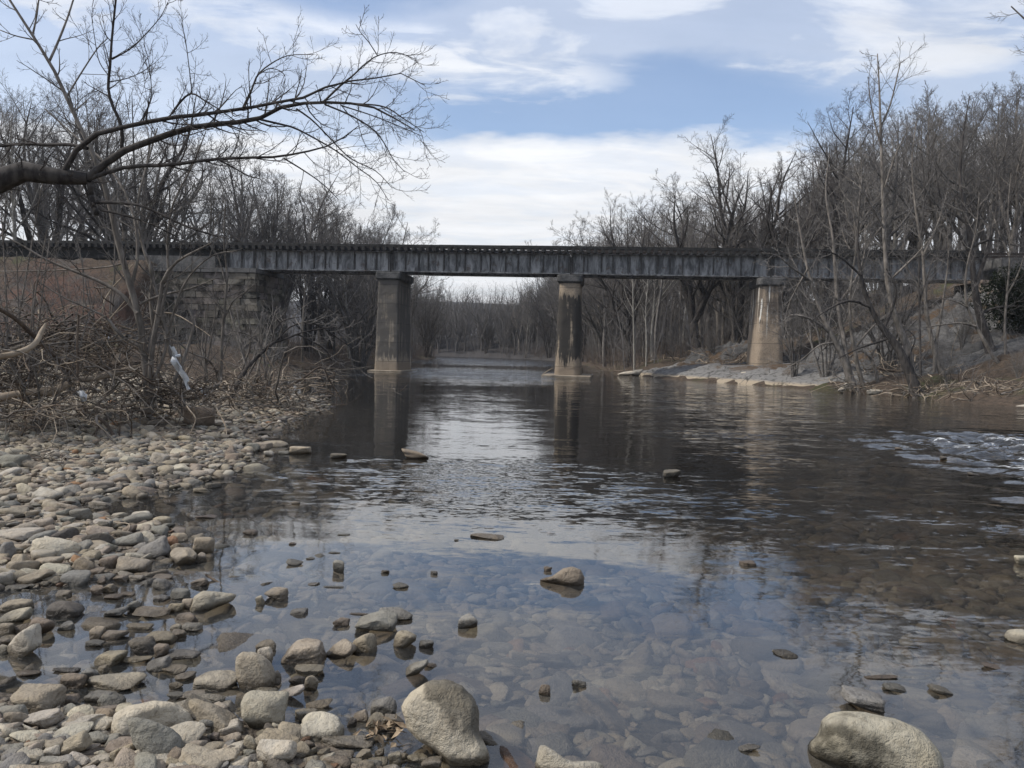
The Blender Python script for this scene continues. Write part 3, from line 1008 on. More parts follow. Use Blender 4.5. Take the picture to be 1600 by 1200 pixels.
def build_pier(s, label, mat, z0, wt, wb, r, foot, n_shift=0.0, ridges=False):
    root = thing('bridge_pier', label, 'pier', bw(s, n_shift, z0), -BA, group='concrete piers carrying the railway bridge')
    ztop = Z_B - 0.62
    nz = 70
    zs = np.linspace(-0.45, ztop - z0, nz)
    V = []
    for i, z in enumerate(zs):
        t = (z - zs[0]) / (zs[-1] - zs[0])
        w = wb + (wt - wb) * t
        L = w + 1.02
        ring = pier_ring(w, L, r)
        e_ = np.vstack([ring, ring[:1]])
        sub_ = [np.linspace(e_[q], e_[q + 1], max(1, int(np.hypot(*(e_[q + 1] - e_[q])) / 0.12)), endpoint=False) for q in range(len(ring))]
        ring = np.concatenate(sub_)
        if i:
            ring = ring[:nr0] if len(ring) >= nr0 else np.vstack([ring, np.repeat(ring[-1:], nr0 - len(ring), 0)])
        nr0 = len(ring)
        V.append(np.column_stack([ring, np.full(len(ring), z)]))
    V = np.concatenate(V)
    nr = len(ring)
    d = 0.020 * fbm(V * 2.2 + s, 4) - 0.05 * np.maximum(fbm(V * 1.5 + s * 3, 4) - 0.55, 0)
    c = np.zeros_like(V)
    c[:, :2] = norm(V[:, :2])
    V = V + c * d[:, None]
    Fc = grid_faces(nz, nr, True)
    link('shaft', mesh('shaft', V, Fc, MAT[mat], True), (0, 0, 0), root)
    # cap: a moulded block with a chamfered lower edge
    prof = [(0.0, 0.02), (0.10, 0.14), (0.14, 0.16), (0.50, 0.17), (0.55, 0.13)]
    V = []
    for (z, o_) in prof:
        ring = pier_ring(wt + o_, wt + 1.02 + o_, min(r, 0.35))
        V.append(np.column_stack([ring, np.full(len(ring), ztop - z0 - 0.02 + z)]))
    nr = len(ring)
    V.append(np.array([[0, 0, ztop - z0 - 0.02 + prof[-1][0]]]))
    V = np.concatenate(V)
    top = (len(prof) - 1) * nr
    T = np.array([[top + i, top + (i + 1) % nr, len(V) - 1] for i in range(nr)])
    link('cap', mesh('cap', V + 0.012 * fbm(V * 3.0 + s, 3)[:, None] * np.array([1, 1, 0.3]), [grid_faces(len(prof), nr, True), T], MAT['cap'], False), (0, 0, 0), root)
    A = Acc()
    zc = ztop - z0 + 0.532
    for y in (-1.05, 1.05):
        for x in (-0.28, 0.28):
            A.box(x - 0.2, x + 0.2, y - 0.24, y + 0.24, zc, Z_B - z0 - 0.04)
    link('bearing', A.mesh('bearing', MAT['rail']), (0, 0, 0), root)
    if foot:
        w, L, h = foot
        V = []
        for z, k in ((-0.6, 1.0), (h - 0.03, 1.0), (h, 0.975)):
            ring = pier_ring(w * k, L * k, 0.12, 4)
            V.append(np.column_stack([ring, np.full(len(ring), z)]))
        nr = len(ring)
        V.append(np.array([[0, 0, h]]))
        V = np.concatenate(V)
        T = np.array([[2 * nr + i, 2 * nr + (i + 1) % nr, len(V) - 1] for i in range(nr)])
        V[:, :2] += 0.03 * np.stack([fbm(V * 1.7, 2), fbm(V * 1.7 + 9, 2)], -1)
        link('footing', mesh('footing', V, [grid_faces(3, nr, True), T], MAT['footing'], False), (0, 0, 0), root)
    if ridges:
        A = Acc()
        A.box(-0.22, -0.02, -0.10, 0.10, 0, 0)
    return root


def masonry(root, s0, s1, n0, n1, z0, z1, rng, col, step=0.0, jit=0.05, ch=0.46, front_only=False):
    """Coursed rough blocks around a dark core; returns one mesh."""
    V, Q, T, o = [], [], [], 0
    core = Acc()
    core.box(s0 + 0.15, s1 - 0.15 - step, n0 + 0.15, n1, z0, z1 - 0.05)
    z = z0
    row = 0
    while z < z1 - 0.1:
        h = min(ch * rng.uniform(0.85, 1.15), z1 - z)
        e1 = s1 - step * (z - z0) / (z1 - z0)
        x = s0 - (0.0 if row % 2 else 0.45) * 0
        cuts = [s0]
        while cuts[-1] < e1 - 0.5:
            cuts.append(min(cuts[-1] + rng.uniform(0.55, 1.35), e1))
        cuts[-1] = e1
        for a, b in zip(cuts[:-1], cuts[1:]):
            pr = rng.uniform(-jit, jit)
            core.V.append(None)
            core.V.pop()
            V_, F_ = block(a + 0.012, b - 0.012, n0 + pr, n0 + 0.5, z + 0.012, z + h - 0.012, rng)
            V.append((V_, F_))
        # the face turned to the river
        m = n0 + 0.5
        while m < n1 - 0.2:
            b = min(m + rng.uniform(0.6, 1.3), n1)
            V_, F_ = block(e1 - 0.45, e1 + rng.uniform(-jit, jit), m + 0.012, b - 0.012, z + 0.012, z + h - 0.012, rng)
            V.append((V_, F_))
            m = b
        z += h
        row += 1
    parts = [(np.concatenate(core.V), np.concatenate(core.Q))] + V
    Vv, Fv = merge(parts)
    tint = [np.tile(np.array([[0.03, 0.028, 0.025]]), (len(parts[0][0]), 1))]
    for v, f in V:
        k = rng.uniform(0.55, 1.25)
        tint.append(np.tile(np.array([col]) * k * np.array([[1, rng.uniform(0.94, 1.03), rng.uniform(0.9, 1.05)]]), (len(v), 1)))
    return mesh('wall', Vv, Fv, MAT['masonry'], False, {'tint': np.concatenate(tint)})


def block(x0, x1, y0, y1, z0, z1, rng):
    """A rough-hewn block: a box whose outward face is pillowed."""
    n = 4
    u = np.linspace(0, 1, n)
    bev = 0.02
    V, Fc = box_vf(x0, x1, y0, y1, z0, z1)
    ext = np.array([x1 - x0, y1 - y0, z1 - z0])
    V = V + rng.normal(0, 0.012, V.shape)
    return V, Fc


def build_abutments():
    rng = np.random.default_rng(11)
    s0, s1 = -27.0, -17.0
    root = thing('bridge_abutment', 'tall dark abutment of rough coursed stone blocks under the gravel-bank end of the bridge', 'abutment',
                 bw(-22.5, -2.4, 0.2), -BA)
    me = masonry(root, s0 + 22.5, s1 + 22.5, 0.0, 4.6, -0.4, Z_B - 0.55, rng, (0.165, 0.148, 0.126), step=0.55)
    link('wall', me, (0, 0, 0), root)
    A = Acc()
    x = s0 + 22.5
    while x < s1 + 22.5 - 0.55:
        b = min(x + rng.uniform(1.2, 1.9), s1 + 22.5 - 0.42)
        A.box(x + 0.012, b - 0.012, -0.12 + rng.uniform(-0.03, 0.03), 4.6, Z_B - 0.545, Z_B - 0.24)
        x = b
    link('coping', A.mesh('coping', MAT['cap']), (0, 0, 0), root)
    A = Acc()
    A.box(S_L + 22.5 + 0.1, S_L + 22.5 + 0.7, 1.05, 1.65, Z_B - 0.238, Z_B - 0.2 - 0.04 + 0.03)
    A.box(S_L + 22.5 + 0.1, S_L + 22.5 + 0.7, 3.15, 3.75, Z_B - 0.238, Z_B - 0.21)
    # backwall that carries the shallow approach girders
    A2 = Acc()
    A2.box(s0 + 22.5, S_L + 22.5 - 0.5, 0.5, 4.5, Z_B - 0.236, 7.38)
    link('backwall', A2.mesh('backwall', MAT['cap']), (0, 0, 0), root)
    rng = np.random.default_rng(12)
    root = thing('bridge_abutment', 'pale weathered stone abutment on the rocky slope where the bridge meets the wooded hill', 'abutment',
                 bw(30.0, -2.2, 3.4), -BA)
    me = masonry(root, -0.9, 4.2, 0.0, 4.4, 0.0, Z_B - 3.4 - 0.05, rng, (0.30, 0.25, 0.20), step=0.0, ch=0.42)
    # masonry() puts its side face at the far end; mirror so it looks to the river
    link('wall', me, (0, 0, 0), root)
    A = Acc()
    A.box(0.35, 4.0, 0.4, 4.2, Z_B - 3.4 - 0.06, Z_T - 3.4 + 0.0)
    link('backwall', A.mesh('backwall', MAT['cap']), (0, 0, 0), root)


build_bridge()
build_pier(S_P1, 'sooty concrete pier streaked with one pale run, standing in the river beside the gravel-bank woods', 'pier_a', 0.0, 0.70, 0.84, 0.12, (1.18, 2.35, 0.05))
build_pier(S_P2, 'round-cornered concrete pier with a big black patch on tan, standing in mid river', 'pier_b', 0.0, 0.68, 0.87, 0.42, (1.60, 2.75, 0.09))
build_pier(S_P3, 'tan-brown concrete pier with white lime runs, standing on the bare rock slab', 'pier_c', 0.55, 0.72, 0.92, 0.40, None)
build_abutments()


def build_bedrock():
    """Bare rock slabs: layered, cracked sheets laid over the east bank."""
    def patch(name, label, poly, res, lift, amp, seed, tilt=0.0):
        poly = np.array(poly, float)
        x0, y0 = poly.min(0) - 1.0
        x1, y1 = poly.max(0) + 1.0
        xs, ys = np.arange(x0, x1, res), np.arange(y0, y1, res)
        X, Y = np.meshgrid(xs, ys, indexing='ij')
        x, y = X.ravel(), Y.ravel()
        # signed distance to the outline
        d = np.full(len(x), 1e9)
        ins = np.zeros(len(x), bool)
        for i in range(len(poly)):
            a, b = poly[i], poly[(i + 1) % len(poly)]
            e = b - a
            t = np.clip(((x - a[0]) * e[0] + (y - a[1]) * e[1]) / (e @ e), 0, 1)
            d = np.minimum(d, np.hypot(x - a[0] - t * e[0], y - a[1] - t * e[1]))
            cr = ((a[1] > y) != (b[1] > y)) & (x < (b[0] - a[0]) * (y - a[1]) / (b[1] - a[1] + 1e-9) + a[0])
            ins ^= cr
        d = np.where(ins, d, -d) + 0.5 * fbm2(x, y, 0.5, 4, 0.55, seed)
        base = np.maximum(terrain(x, y, False), -0.35)
        r = fbm2(x * 0.55 + y * 0.35, y - x * 0.3, 0.55, 5, 0.55, seed + 3)
        led = 0.16
        st = np.floor((r + 0.12 * (y * 0.6 + x)) / led * 1.0)
        rr = r * amp + amp * 0.35 * (np.abs(fbm2(x, y, 1.3, 4, 0.5, seed + 8)))
        q = 0.20
        rq = np.round(rr / q) * q
        rr = rr * 0.35 + rq * 0.65 + 0.03 * fbm2(x, y, 4.0, 3, 0.5, seed)
        w = sstep(d, -0.25, 0.75)
        z = base + (lift + rr) * w - 0.75 * (1 - w)
        V = np.stack([x, y, z], -1)
        Fc = grid_faces(len(xs), len(ys))[:, ::-1]
        keep = (d.reshape(-1)[Fc] > -0.7).all(1)
        Fc = Fc[keep]
        used, inv = np.unique(Fc, return_inverse=True)
        V = V[used]
        Fc = inv.reshape(Fc.shape)
        c = np.array([V[:, 0].mean(), V[:, 1].mean(), V[:, 2].min()])
        o = thing(name, label, 'rock', tuple(c), data=mesh(name, V - c, Fc, MAT['bedrock'], True))
        return o
    patch('bedrock_slab', 'low grey bedrock slab with a pale waterline, sloping into the river around the tan pier', [(8.9, 59), (9.7, 55), (11.5, 50.5), (13.6, 46.5), (15.6, 41.2), (18.4, 40.6), (20.5, 44), (20.5, 50), (18.5, 56), (13.5, 58.5), (11, 60)], 0.14, 0.18, 0.16, 2.0)
    patch('bedrock_slope', 'big sloping face of grey bedrock rising behind the leaning riverside trees', [(18.2, 51.5), (19.5, 45), (22.5, 42.2), (27, 42), (30.5, 45.5), (30, 51), (25, 53.2), (20, 53.5)], 0.14, 0.30, 0.75, 7.0)
    patch('bedrock_ledge', 'dark broken rock ledge among the trees behind the tan pier', [(13.2, 62), (15.5, 60.6), (18.5, 60.2), (20, 63), (17, 65), (14, 64.6)], 0.14, 0.7, 0.6, 13.0)


build_bedrock()

# ------------------------------------------------------------------ trees: prototypes
ORD = ['first', 'second', 'third', 'fourth', 'fifth', 'sixth', 'seventh', 'eighth', 'ninth', 'tenth', 'eleventh', 'twelfth', 'thirteenth',
       'fourteenth', 'fifteenth', 'sixteenth', 'seventeenth', 'eighteenth', 'nineteenth', 'twentieth']
ORD += ['twenty-' + w for w in ORD[:9]] + ['thirtieth'] + ['thirty-' + w for w in ORD[:9]] + ['fortieth'] + ['forty-' + w for w in ORD[:9]] + ['fiftieth'] + \
       ['fifty-' + w for w in ORD[:9]] + ['sixtieth'] + ['sixty-' + w for w in ORD[:9]]


def stem(pts, w, k=14):
    P, r = resample(np.array(pts, float), k, np.array(w, float))
    return P[None], r[None]


def crown_from(rng, lv1, k2=9, k3=8, k4=6, up=0.10, tw=0.0085, lr=0.42, ang=42, droop=0.0):
    """Levels two to four: the twig mass as one crown mesh."""
    out = []
    P2, R2 = spawn(rng, *lv1, k2, 0.18, 1.0, ang, 12, lr, 5, 0.09, up, 0.5, rmin=tw * 1.4)
    out.append(tubes(P2, R2, 3))
    P3, R3 = spawn(rng, P2, R2, k3, 0.15, 1.0, ang, 13, lr + 0.05, 4, 0.10, up * 0.8 - droop, 0.6, rmin=tw)
    out.append(tubes(P3, R3, 3))
    if k4:
        P4, R4 = spawn(rng, P3, R3, k4, 0.2, 1.0, 40, 13, 0.5, 3, 0.10, up * 0.6 - droop, 0.7, rmin=tw * 0.75)
        out.append(tubes(P4, R4, 3))
    return merge(out)


def proto(kind_, seed):
    rng = np.random.default_rng(seed)
    H = 20.0
    if kind_ == 'tall':
        w = rng.normal(0, 0.35, (6, 2)).cumsum(0) * 0.6
        z = np.linspace(-0.6, H * 0.97, 6)
        pts = np.column_stack([w - w[0], z])
        T0 = stem(pts, [0.34, 0.27, 0.22, 0.16, 0.09, 0.025], 18)
        L1 = spawn(rng, *T0, 20, 0.30, 0.98, 44, 10, 0.36, 7, 0.10, 0.09, 0.55, tpow=0.65, rmin=0.02)
        trunk = merge([tubes(*T0, 8), tubes(*L1, 5)])
        crown = crown_from(rng, L1, 9, 8, 4)
    elif kind_ == 'fork':
        nf = rng.integers(3, 5)
        hf = H * rng.uniform(0.16, 0.3)
        T0 = stem([(0, 0, -0.6), (0.1, 0.05, hf * 0.5), (rng.normal(0, 0.2), rng.normal(0, 0.2), hf)], [0.45, 0.36, 0.33], 8)
        stems = []
        for i in range(nf):
            a = 6.283 * (i + rng.uniform(-0.25, 0.25)) / nf
            sp = H * rng.uniform(0.13, 0.27)
            top = H * rng.uniform(0.78, 1.0)
            b = T0[0][0, -1]
            pts = [b - np.array([0, 0, 0.3])]
            for t in (0.25, 0.5, 0.75, 1.0):
                pts.append(b + np.array([math.cos(a), math.sin(a), 0]) * sp * t ** 0.8 + np.array([0, 0, (top - hf) * t]) + np.append(rng.normal(0, 0.25, 2), 0))
            stems.append(stem(pts, [0.27, 0.21, 0.15, 0.09, 0.02], 14))
        SP = np.concatenate([s[0] for s in stems])
        SR = np.concatenate([s[1] for s in stems])
        L1 = spawn(rng, SP, SR, 11, 0.18, 0.98, 42, 11, 0.42, 7, 0.11, 0.07, 0.6, tpow=0.6, rmin=0.02)
        trunk = merge([tubes(*T0, 9), tubes(SP, SR, 7), tubes(*L1, 5)])
        crown = crown_from(rng, L1, 7, 7, 4)
    elif kind_ == 'brushy':
        n = rng.integers(5, 8)
        stems = []
        for i in range(n):
            a = 6.283 * (i + rng.uniform(-0.3, 0.3)) / n
            sp = H * rng.uniform(0.08, 0.34)
            top = H * rng.uniform(0.6, 1.0)
            pts = [(0.3 * math.cos(a), 0.3 * math.sin(a), -0.6)]
            for t in (0.3, 0.6, 1.0):
                pts.append((0.3 * math.cos(a) + math.cos(a) * sp * t ** 1.3 + rng.normal(0, 0.3), 0.3 * math.sin(a) + math.sin(a) * sp * t ** 1.3 + rng.normal(0, 0.3), top * t))
            stems.append(stem(pts, [0.22, 0.17, 0.11, 0.03], 12))
        SP = np.concatenate([s[0] for s in stems])
        SR = np.concatenate([s[1] for s in stems])
        L1 = spawn(rng, SP, SR, 9, 0.15, 0.98, 36, 10, 0.42, 6, 0.12, 0.08, 0.55, tpow=0.5, rmin=0.025)
        trunk = merge([tubes(SP, SR, 6), tubes(*L1, 4)])
        crown = crown_from(rng, L1, 7, 6, 4, up=0.12, tw=0.016)
    else:   # slender
        w = rng.normal(0, 0.3, (5, 2)).cumsum(0) * 0.7
        pts = np.column_stack([w - w[0], np.linspace(-0.6, H, 5)])
        T0 = stem(pts, [0.17, 0.14, 0.11, 0.07, 0.02], 14)
        L1 = spawn(rng, *T0, 16, 0.35, 0.98, 34, 9, 0.24, 6, 0.10, 0.09, 0.5, tpow=0.5, rmin=0.018)
        trunk = merge([tubes(*T0, 6), tubes(*L1, 4)])
        crown = crown_from(rng, L1, 8, 7, 3)
    return trunk, crown


PROTO = {}


def get_proto(kind_, i, bark='bark', twig='twig'):
    key = (kind_, i, bark, twig)
    if key not in PROTO:
        gk = (kind_, i)
        if gk not in PROTO:
            PROTO[gk] = proto(kind_, {'tall': 100, 'fork': 200, 'brushy': 300, 'slender': 400}[kind_] + i)
        (tv, tf), (cv, cf) = PROTO[gk]
        PROTO[key] = (mesh('trunk', tv, tf, MAT[bark]), mesh('crown', cv, cf, MAT[twig], False))
    return PROTO[key]


def put_tree(kind_, i, x, y, h, label, rz, group, bark='bark', twig='twig', wide=1.0, name='bare_tree', lean=(0, 0), z=None):
    tm, cm = get_proto(kind_, i, bark, twig)
    o = thing(name, label, 'tree', (x, y, tz(x, y) if z is None else z), rz, group)
    o.rotation_euler = (lean[0], lean[1], rz)
    k = h / 20.0
    o.scale = (k * wide, k * wide, k)
    link('trunk', tm, (0, 0, 0), o)
    link('crown', cm, (0, 0, 0), o)
    return o


def px_of(x, y, z=1.5):
    return project((x, y, z))


def forest():
    rng = np.random.default_rng(77)
    groups = []

    def scatter(n, fx, mind, existing):
        pts = []
        tries = 0
        while len(pts) < n and tries < n * 60:
            tries += 1
            p = fx()
            if p is None:
                continue
            if all((p[0] - q[0]) ** 2 + (p[1] - q[1]) ** 2 > mind ** 2 for q in pts + existing):
                pts.append(p)
        return pts
    allp = []

    def run(n, fx, mind, mix, hfun, phrase, group, frm, side, name='bare_tree'):
        pts = scatter(n, fx, mind, allp)
        allp.extend(pts)
        items = []
        for (x, y) in pts:
            k, i, bark, twig, desc = mix(rng)
            items.append((x, y, k, i, bark, twig, desc))
        # ordinal counted along the bank from the named landmark
        items.sort(key=lambda q: side * px_of(q[0], q[1])[0])
        cnt = {}
        for (x, y, k, i, bark, twig, desc) in items:
            h = hfun(x, y)
            if h is None:
                continue
            c = cnt.get(desc, 0)
            cnt[desc] = c + 1
            lab = f"{desc} {phrase}, {ORD[min(c, 66)]} from {frm}"
            put_tree(k, i, x, y, h, lab, rng.uniform(0, 6.28), group, bark, twig, rng.uniform(0.8, 1.3), name,
                     (rng.normal(0, 0.04), rng.normal(0, 0.04)))

    def mixer(opts):
        ks = [o[0] for o in opts]
        ps = np.array([o[1] for o in opts], float)
        ps /= ps.sum()

        def f(r):
            k = ks[r.choice(len(ks), p=ps)]
            i = int(r.integers(0, 3))
            pale = r.random() < 0.10
            d = {'tall': 'tall straight bare tree', 'fork': 'spreading forked bare tree', 'brushy': 'many-stemmed bare tree', 'slender': 'slender bare tree'}[k]
            if pale and k in ('tall', 'slender'):
                return k, i, 'bark_pale', 'twig_pale', 'pale-barked ' + d.replace('bare ', '')
            u = r.random()
            if u < 0.30:
                return k, i, 'bark_grey', 'twig_pale', 'light grey ' + d.replace('bare ', '')
            if u < 0.46:
                return k, i, 'bark_dark', 'twig_dark', 'dark ' + d.replace('bare ', '')
            return k, i, 'bark', 'twig', d
        return f

    # west flood plain, behind the bridge
    def west(x0=-62, x1=-15.5, y0=61, y1=108):
        y = rng.uniform(y0, y1)
        x = rng.uniform(x0, x1)
        if x > np.interp(y, YL, XLv) - 3.0 or abs(x / y) > 0.72:
            return None
        return (x, y)

    def hw(x, y):
        px = px_of(x, y)[0]
        tgt = np.interp(px, [-60, 60, 160, 260, 340, 420, 500, 580, 640], [125, 135, 140, 185, 225, 255, 275, 325, 380]) + rng.uniform(0, 45)
        top = at(px, tgt, y)[2]
        return max(4.0, top - tz(x, y))
    run(30, west, 2.6, mixer([('tall', 4), ('fork', 4), ('brushy', 1.5), ('slender', 2)]), hw,
        'in the flood-plain wood', 'bare trees of the flood-plain wood behind the stone abutment', 'the sooty pier', -1)

    def west2():
        y = rng.uniform(64, 150)
        xl = np.interp(y, YL, XLv)
        x = xl - 0.6 - rng.exponential(5.0)
        if x < -30:
            return None
        return (x, y)

    def hw2(x, y):
        px = px_of(x, y)[0]
        tgt = np.interp(px, [380, 470, 560, 620, 660, 720, 760], [275, 300, 335, 365, 430, 460, 478]) + rng.uniform(0, 30)
        return max(4.0, at(px, tgt, y)[2] - tz(x, y))
    run(36, west2, 1.7, mixer([('brushy', 4), ('fork', 1.2), ('slender', 2.5), ('tall', 1)]), hw2,
        'on the far gravel-side bank', 'bare trees lining the gravel-bank side of the river beyond the bridge', 'the stone abutment', 1)

    # east bank beyond the bridge
    def east2():
        y = rng.uniform(60, 158)
        xr = np.interp(y, YR, XRv)
        x = xr + 0.8 + rng.exponential(6.0)
        if x > 34 or (y < 66 and x < 13):
            return None
        return (x, y)

    def he2(x, y):
        px = px_of(x, y)[0]
        tgt = np.interp(px, [770, 810, 850, 900, 950, 1000, 1060, 1120, 1180, 1300], [452, 425, 415, 400, 345, 330, 300, 280, 275, 255]) + rng.uniform(0, 40)
        return max(4.0, at(px, tgt, y)[2] - tz(x, y))
    run(58, east2, 1.8, mixer([('brushy', 2.6), ('fork', 2.6), ('slender', 3), ('tall', 2)]), he2,
        'beyond the patchy pier', 'bare trees on the far bank between the patchy pier and the tan pier', 'the patchy pier', 1)

    def bend():
        y = 160 + rng.exponential(8)
        x = rng.uniform(-38, 24)
        xl, xr = np.interp(y, YL, XLv), np.interp(y, YR, XRv)
        if xl - 0.6 < x < xr + 0.8:
            return None
        return (x, y)

    def hb(x, y):
        px = px_of(x, y)[0]
        tgt = np.interp(px, [500, 640, 690, 760, 800, 840, 900], [430, 450, 470, 482, 455, 430, 420]) + rng.uniform(0, 35)
        return max(5.0, at(px, tgt, y)[2] - tz(x, y))
    run(60, bend, 1.3, mixer([('brushy', 3), ('fork', 2), ('slender', 4), ('tall', 2)]), hb,
        'at the far river bend', 'bare trees closing the far river bend', 'the sooty pier', 1)

    # wooded hill east of the bridge
    def hill():
        y = rng.uniform(60, 104)
        x = rng.uniform(17, 66)
        if x / y > 0.72 or x / y < 0.22:
            return None
        return (x, y)

    def hh(x, y):
        px = px_of(x, y)[0]
        tgt = np.interp(px, [1060, 1120, 1170, 1220, 1290, 1340, 1400, 1460, 1520, 1600, 1700], [320, 320, 330, 300, 210, 165, 150, 152, 145, 105, 95]) + rng.uniform(0, 55)
        return max(5.0, at(px, tgt, y)[2] - tz(x, y))
    run(88, hill, 1.9, mixer([('tall', 3), ('fork', 5), ('slender', 1.5), ('brushy', 0.8)]), hh,
        'on the hill behind the bridge', 'bare trees on the hill behind the rock-slab end of the bridge', 'the tan pier', 1)

    # hero silhouettes above the deck, behind the bridge
    def hero(k, i, px, ptop, y, label, wide=1.0, bark='bark_dark', twig='twig_dark', rz=0.0):
        p = at(px, 560, y)
        h = at(px, ptop, y)[2] - tz(p[0], y)
        put_tree(k, i, p[0], y, h, label, rz, None, bark, twig, wide)
    hero('fork', 4, 1152, 178, 68, 'tallest forked bare tree standing alone against blue sky just behind the bridge', 1.0, rz=0.6)
    hero('fork', 5, 1088, 258, 66, 'wide low-branched bare tree leaning over the bridge beside the tallest forked tree', 1.35, rz=2.0)
    hero('fork', 6, 982, 303, 74, 'small round-topped bare tree at the open-sky end of the far wood', 0.9)
    hero('fork', 7, 1222, 262, 64, 'dark bare tree with slanting limbs just behind the tan pier', 1.1, rz=1.0)
    hero('tall', 5, 1296, 155, 66, 'broad-topped bare tree with many fine twigs at the dip of the wooded hill', 1.25)
    hero('slender', 5, 992, 372, 62, 'pale leaning sycamore beside the water between the patchy and the tan pier', 1.0, 'bark_pale', 'twig_pale')
    hero('slender', 6, 1010, 395, 63, 'thin pale sycamore just behind the leaning pale one', 1.0, 'bark_pale', 'twig_pale')
    hero('brushy', 7, 560, 335, 70, 'wide bushy bare tree spreading above the deck beside the sooty pier', 1.3, 'bark', 'twig')
    hero('fork', 8, 440, 250, 72, 'big forked bare tree rising above the deck over the stone abutment', 1.1, 'bark', 'twig')
    hero('fork', 9, 215, 128, 70, 'huge round-crowned bare tree towering behind the deck at the earth embankment', 1.15, 'bark_dark', 'twig_dark')
    hero('fork', 10, 60, 135, 74, 'second huge bare tree behind the deck, farther along the earth embankment', 1.1, 'bark_dark', 'twig_dark')


forest()


def far_woods():
    """The wood that closes the far bend reads as one mass."""
    rng = np.random.default_rng(8)
    base = []
    for k, i in (('brushy', 0), ('fork', 1), ('tall', 0), ('slender', 2)):
        (tv, tf), (cv, cf) = PROTO[(k, i)] if (k, i) in PROTO else PROTO.setdefault((k, i), proto(k, {'tall': 100, 'fork': 200, 'brushy': 300, 'slender': 400}[k] + i))
        keep = np.zeros(len(cf) // 3, bool)
        keep[rng.permutation(len(keep))[:2200]] = True
        keep = np.repeat(keep, 3)[:len(cf)]
        keep = np.concatenate([keep, np.zeros(len(cf) - len(keep), bool)])
        f2 = cf[keep]
        u, inv = np.unique(f2, return_inverse=True)
        cv2, cf2 = cv[u], inv.reshape(f2.shape)
        base.append(merge([(tv, tf), (cv2, cf2)]))
    parts = []
    for n in range(430):
        y = 172 + rng.exponential(20) if n < 370 else rng.uniform(120, 190)
        x = rng.uniform(-46, 34)
        if n >= 370:
            xr = np.interp(y, YR, XRv)
            x = xr + 12 + rng.exponential(16)
        xl, xr = np.interp(y, YL, XLv), np.interp(y, YR, XRv)
        if xl - 0.5 < x < xr + 0.5:
            continue
        h = rng.uniform(8.5, 12.5) + max(0, (y - 180) * 0.03)
        if x > 7:
            h *= 1.3
        k = h / 20
        v, f = base[rng.integers(0, 4)]
        w = rng.uniform(1.0, 1.4)
        parts.append(((v * np.array([k * w, k * w, k])) @ rotz(rng.uniform(0, 6.28)).T + np.array([x, y, tz(x, y)]), f))
    V, Fc = merge(parts)
    o = link('far_woods', mesh('far_woods', V, Fc, MAT['twig'], False))
    kind(o, 'stuff')
    o['label'] = 'distant bare woods closing the river bend'


far_woods()


def undergrowth():
    rng = np.random.default_rng(21)

    def stems(pts, h, mat, name, label, k2=4, rad=0.008):
        pts = np.array(pts)
        n = len(pts)
        hh = h * rng.uniform(0.45, 1.25, n)
        d = rng.normal(0, 0.35, (n, 3))
        d[:, 2] = 1.0
        d = norm(d)
        P = np.empty((n, 5, 3))
        P[:, 0] = pts - np.array([0, 0, 0.1])
        for j in range(1, 5):
            P[:, j] = P[:, j - 1] + d * (hh / 4)[:, None]
            d = norm(d + rng.normal(0, 0.16, d.shape))
        R = rad * rng.uniform(0.7, 1.4, n)[:, None] * np.linspace(1.3, 0.5, 5)[None]
        out = [tubes(P, R, 3)]
        C = spawn(rng, P, R, k2, 0.2, 1.0, 40, 14, 0.5, 4, 0.18, 0.05, 0.75, rmin=rad * 0.6)
        out.append(tubes(*C, 3))
        C2 = spawn(rng, *C, 3, 0.2, 1.0, 40, 14, 0.5, 3, 0.18, 0.03, 0.8, rmin=rad * 0.5)
        out.append(tubes(*C2, 3))
        V, Fc = merge(out)
        o = link(name, mesh(name, V, Fc, mat, False))
        kind(o, 'stuff')
        o['label'] = label

    def bank(side, n, y0, y1, spread, lo=0.3):
        y = rng.uniform(y0, y1, n)
        e = rng.exponential(spread, n) + lo
        x = np.interp(y, YL, XLv) - e if side < 0 else np.interp(y, YR, XRv) + e
        return np.stack([x, y, terrain(x, y)], -1)
    a = bank(-1, 900, 58, 150, 4.0)
    b = bank(1, 1100, 62, 165, 4.5)
    y = 157 + rng.exponential(9, 1700)
    x = rng.uniform(-40, 25, 1700)
    ok = (x < np.interp(y, YL, XLv) - 0.4) | (x > np.interp(y, YR, XRv) + 0.4)
    c = np.stack([x, y, terrain(x, y)], -1)[ok]
    stems(np.concatenate([a, b, c]), 2.0, MAT['twig_red'], 'undergrowth', 'reddish brush and saplings along the far banks', 4, 0.011)
    x = rng.uniform(-36, -11, 340)
    y = rng.uniform(36, 55, 340)
    ok = x < np.interp(y, YL, XLv) - 0.8
    d = np.stack([x, y, terrain(x, y)], -1)[ok]
    x = rng.uniform(14, 40, 700)
    y = rng.uniform(36, 62, 700)
    ok = (x > np.interp(y, YR, XRv) + 1.5) & ~((x < 20) & (y > 42) & (y < 58))
    e = np.stack([x, y, terrain(x, y)], -1)[ok]
    stems(np.concatenate([d, e]), 1.5, MAT['twig'], 'undergrowth', 'thin grey brush on the banks around the bridge ends', 4, 0.007)


undergrowth()


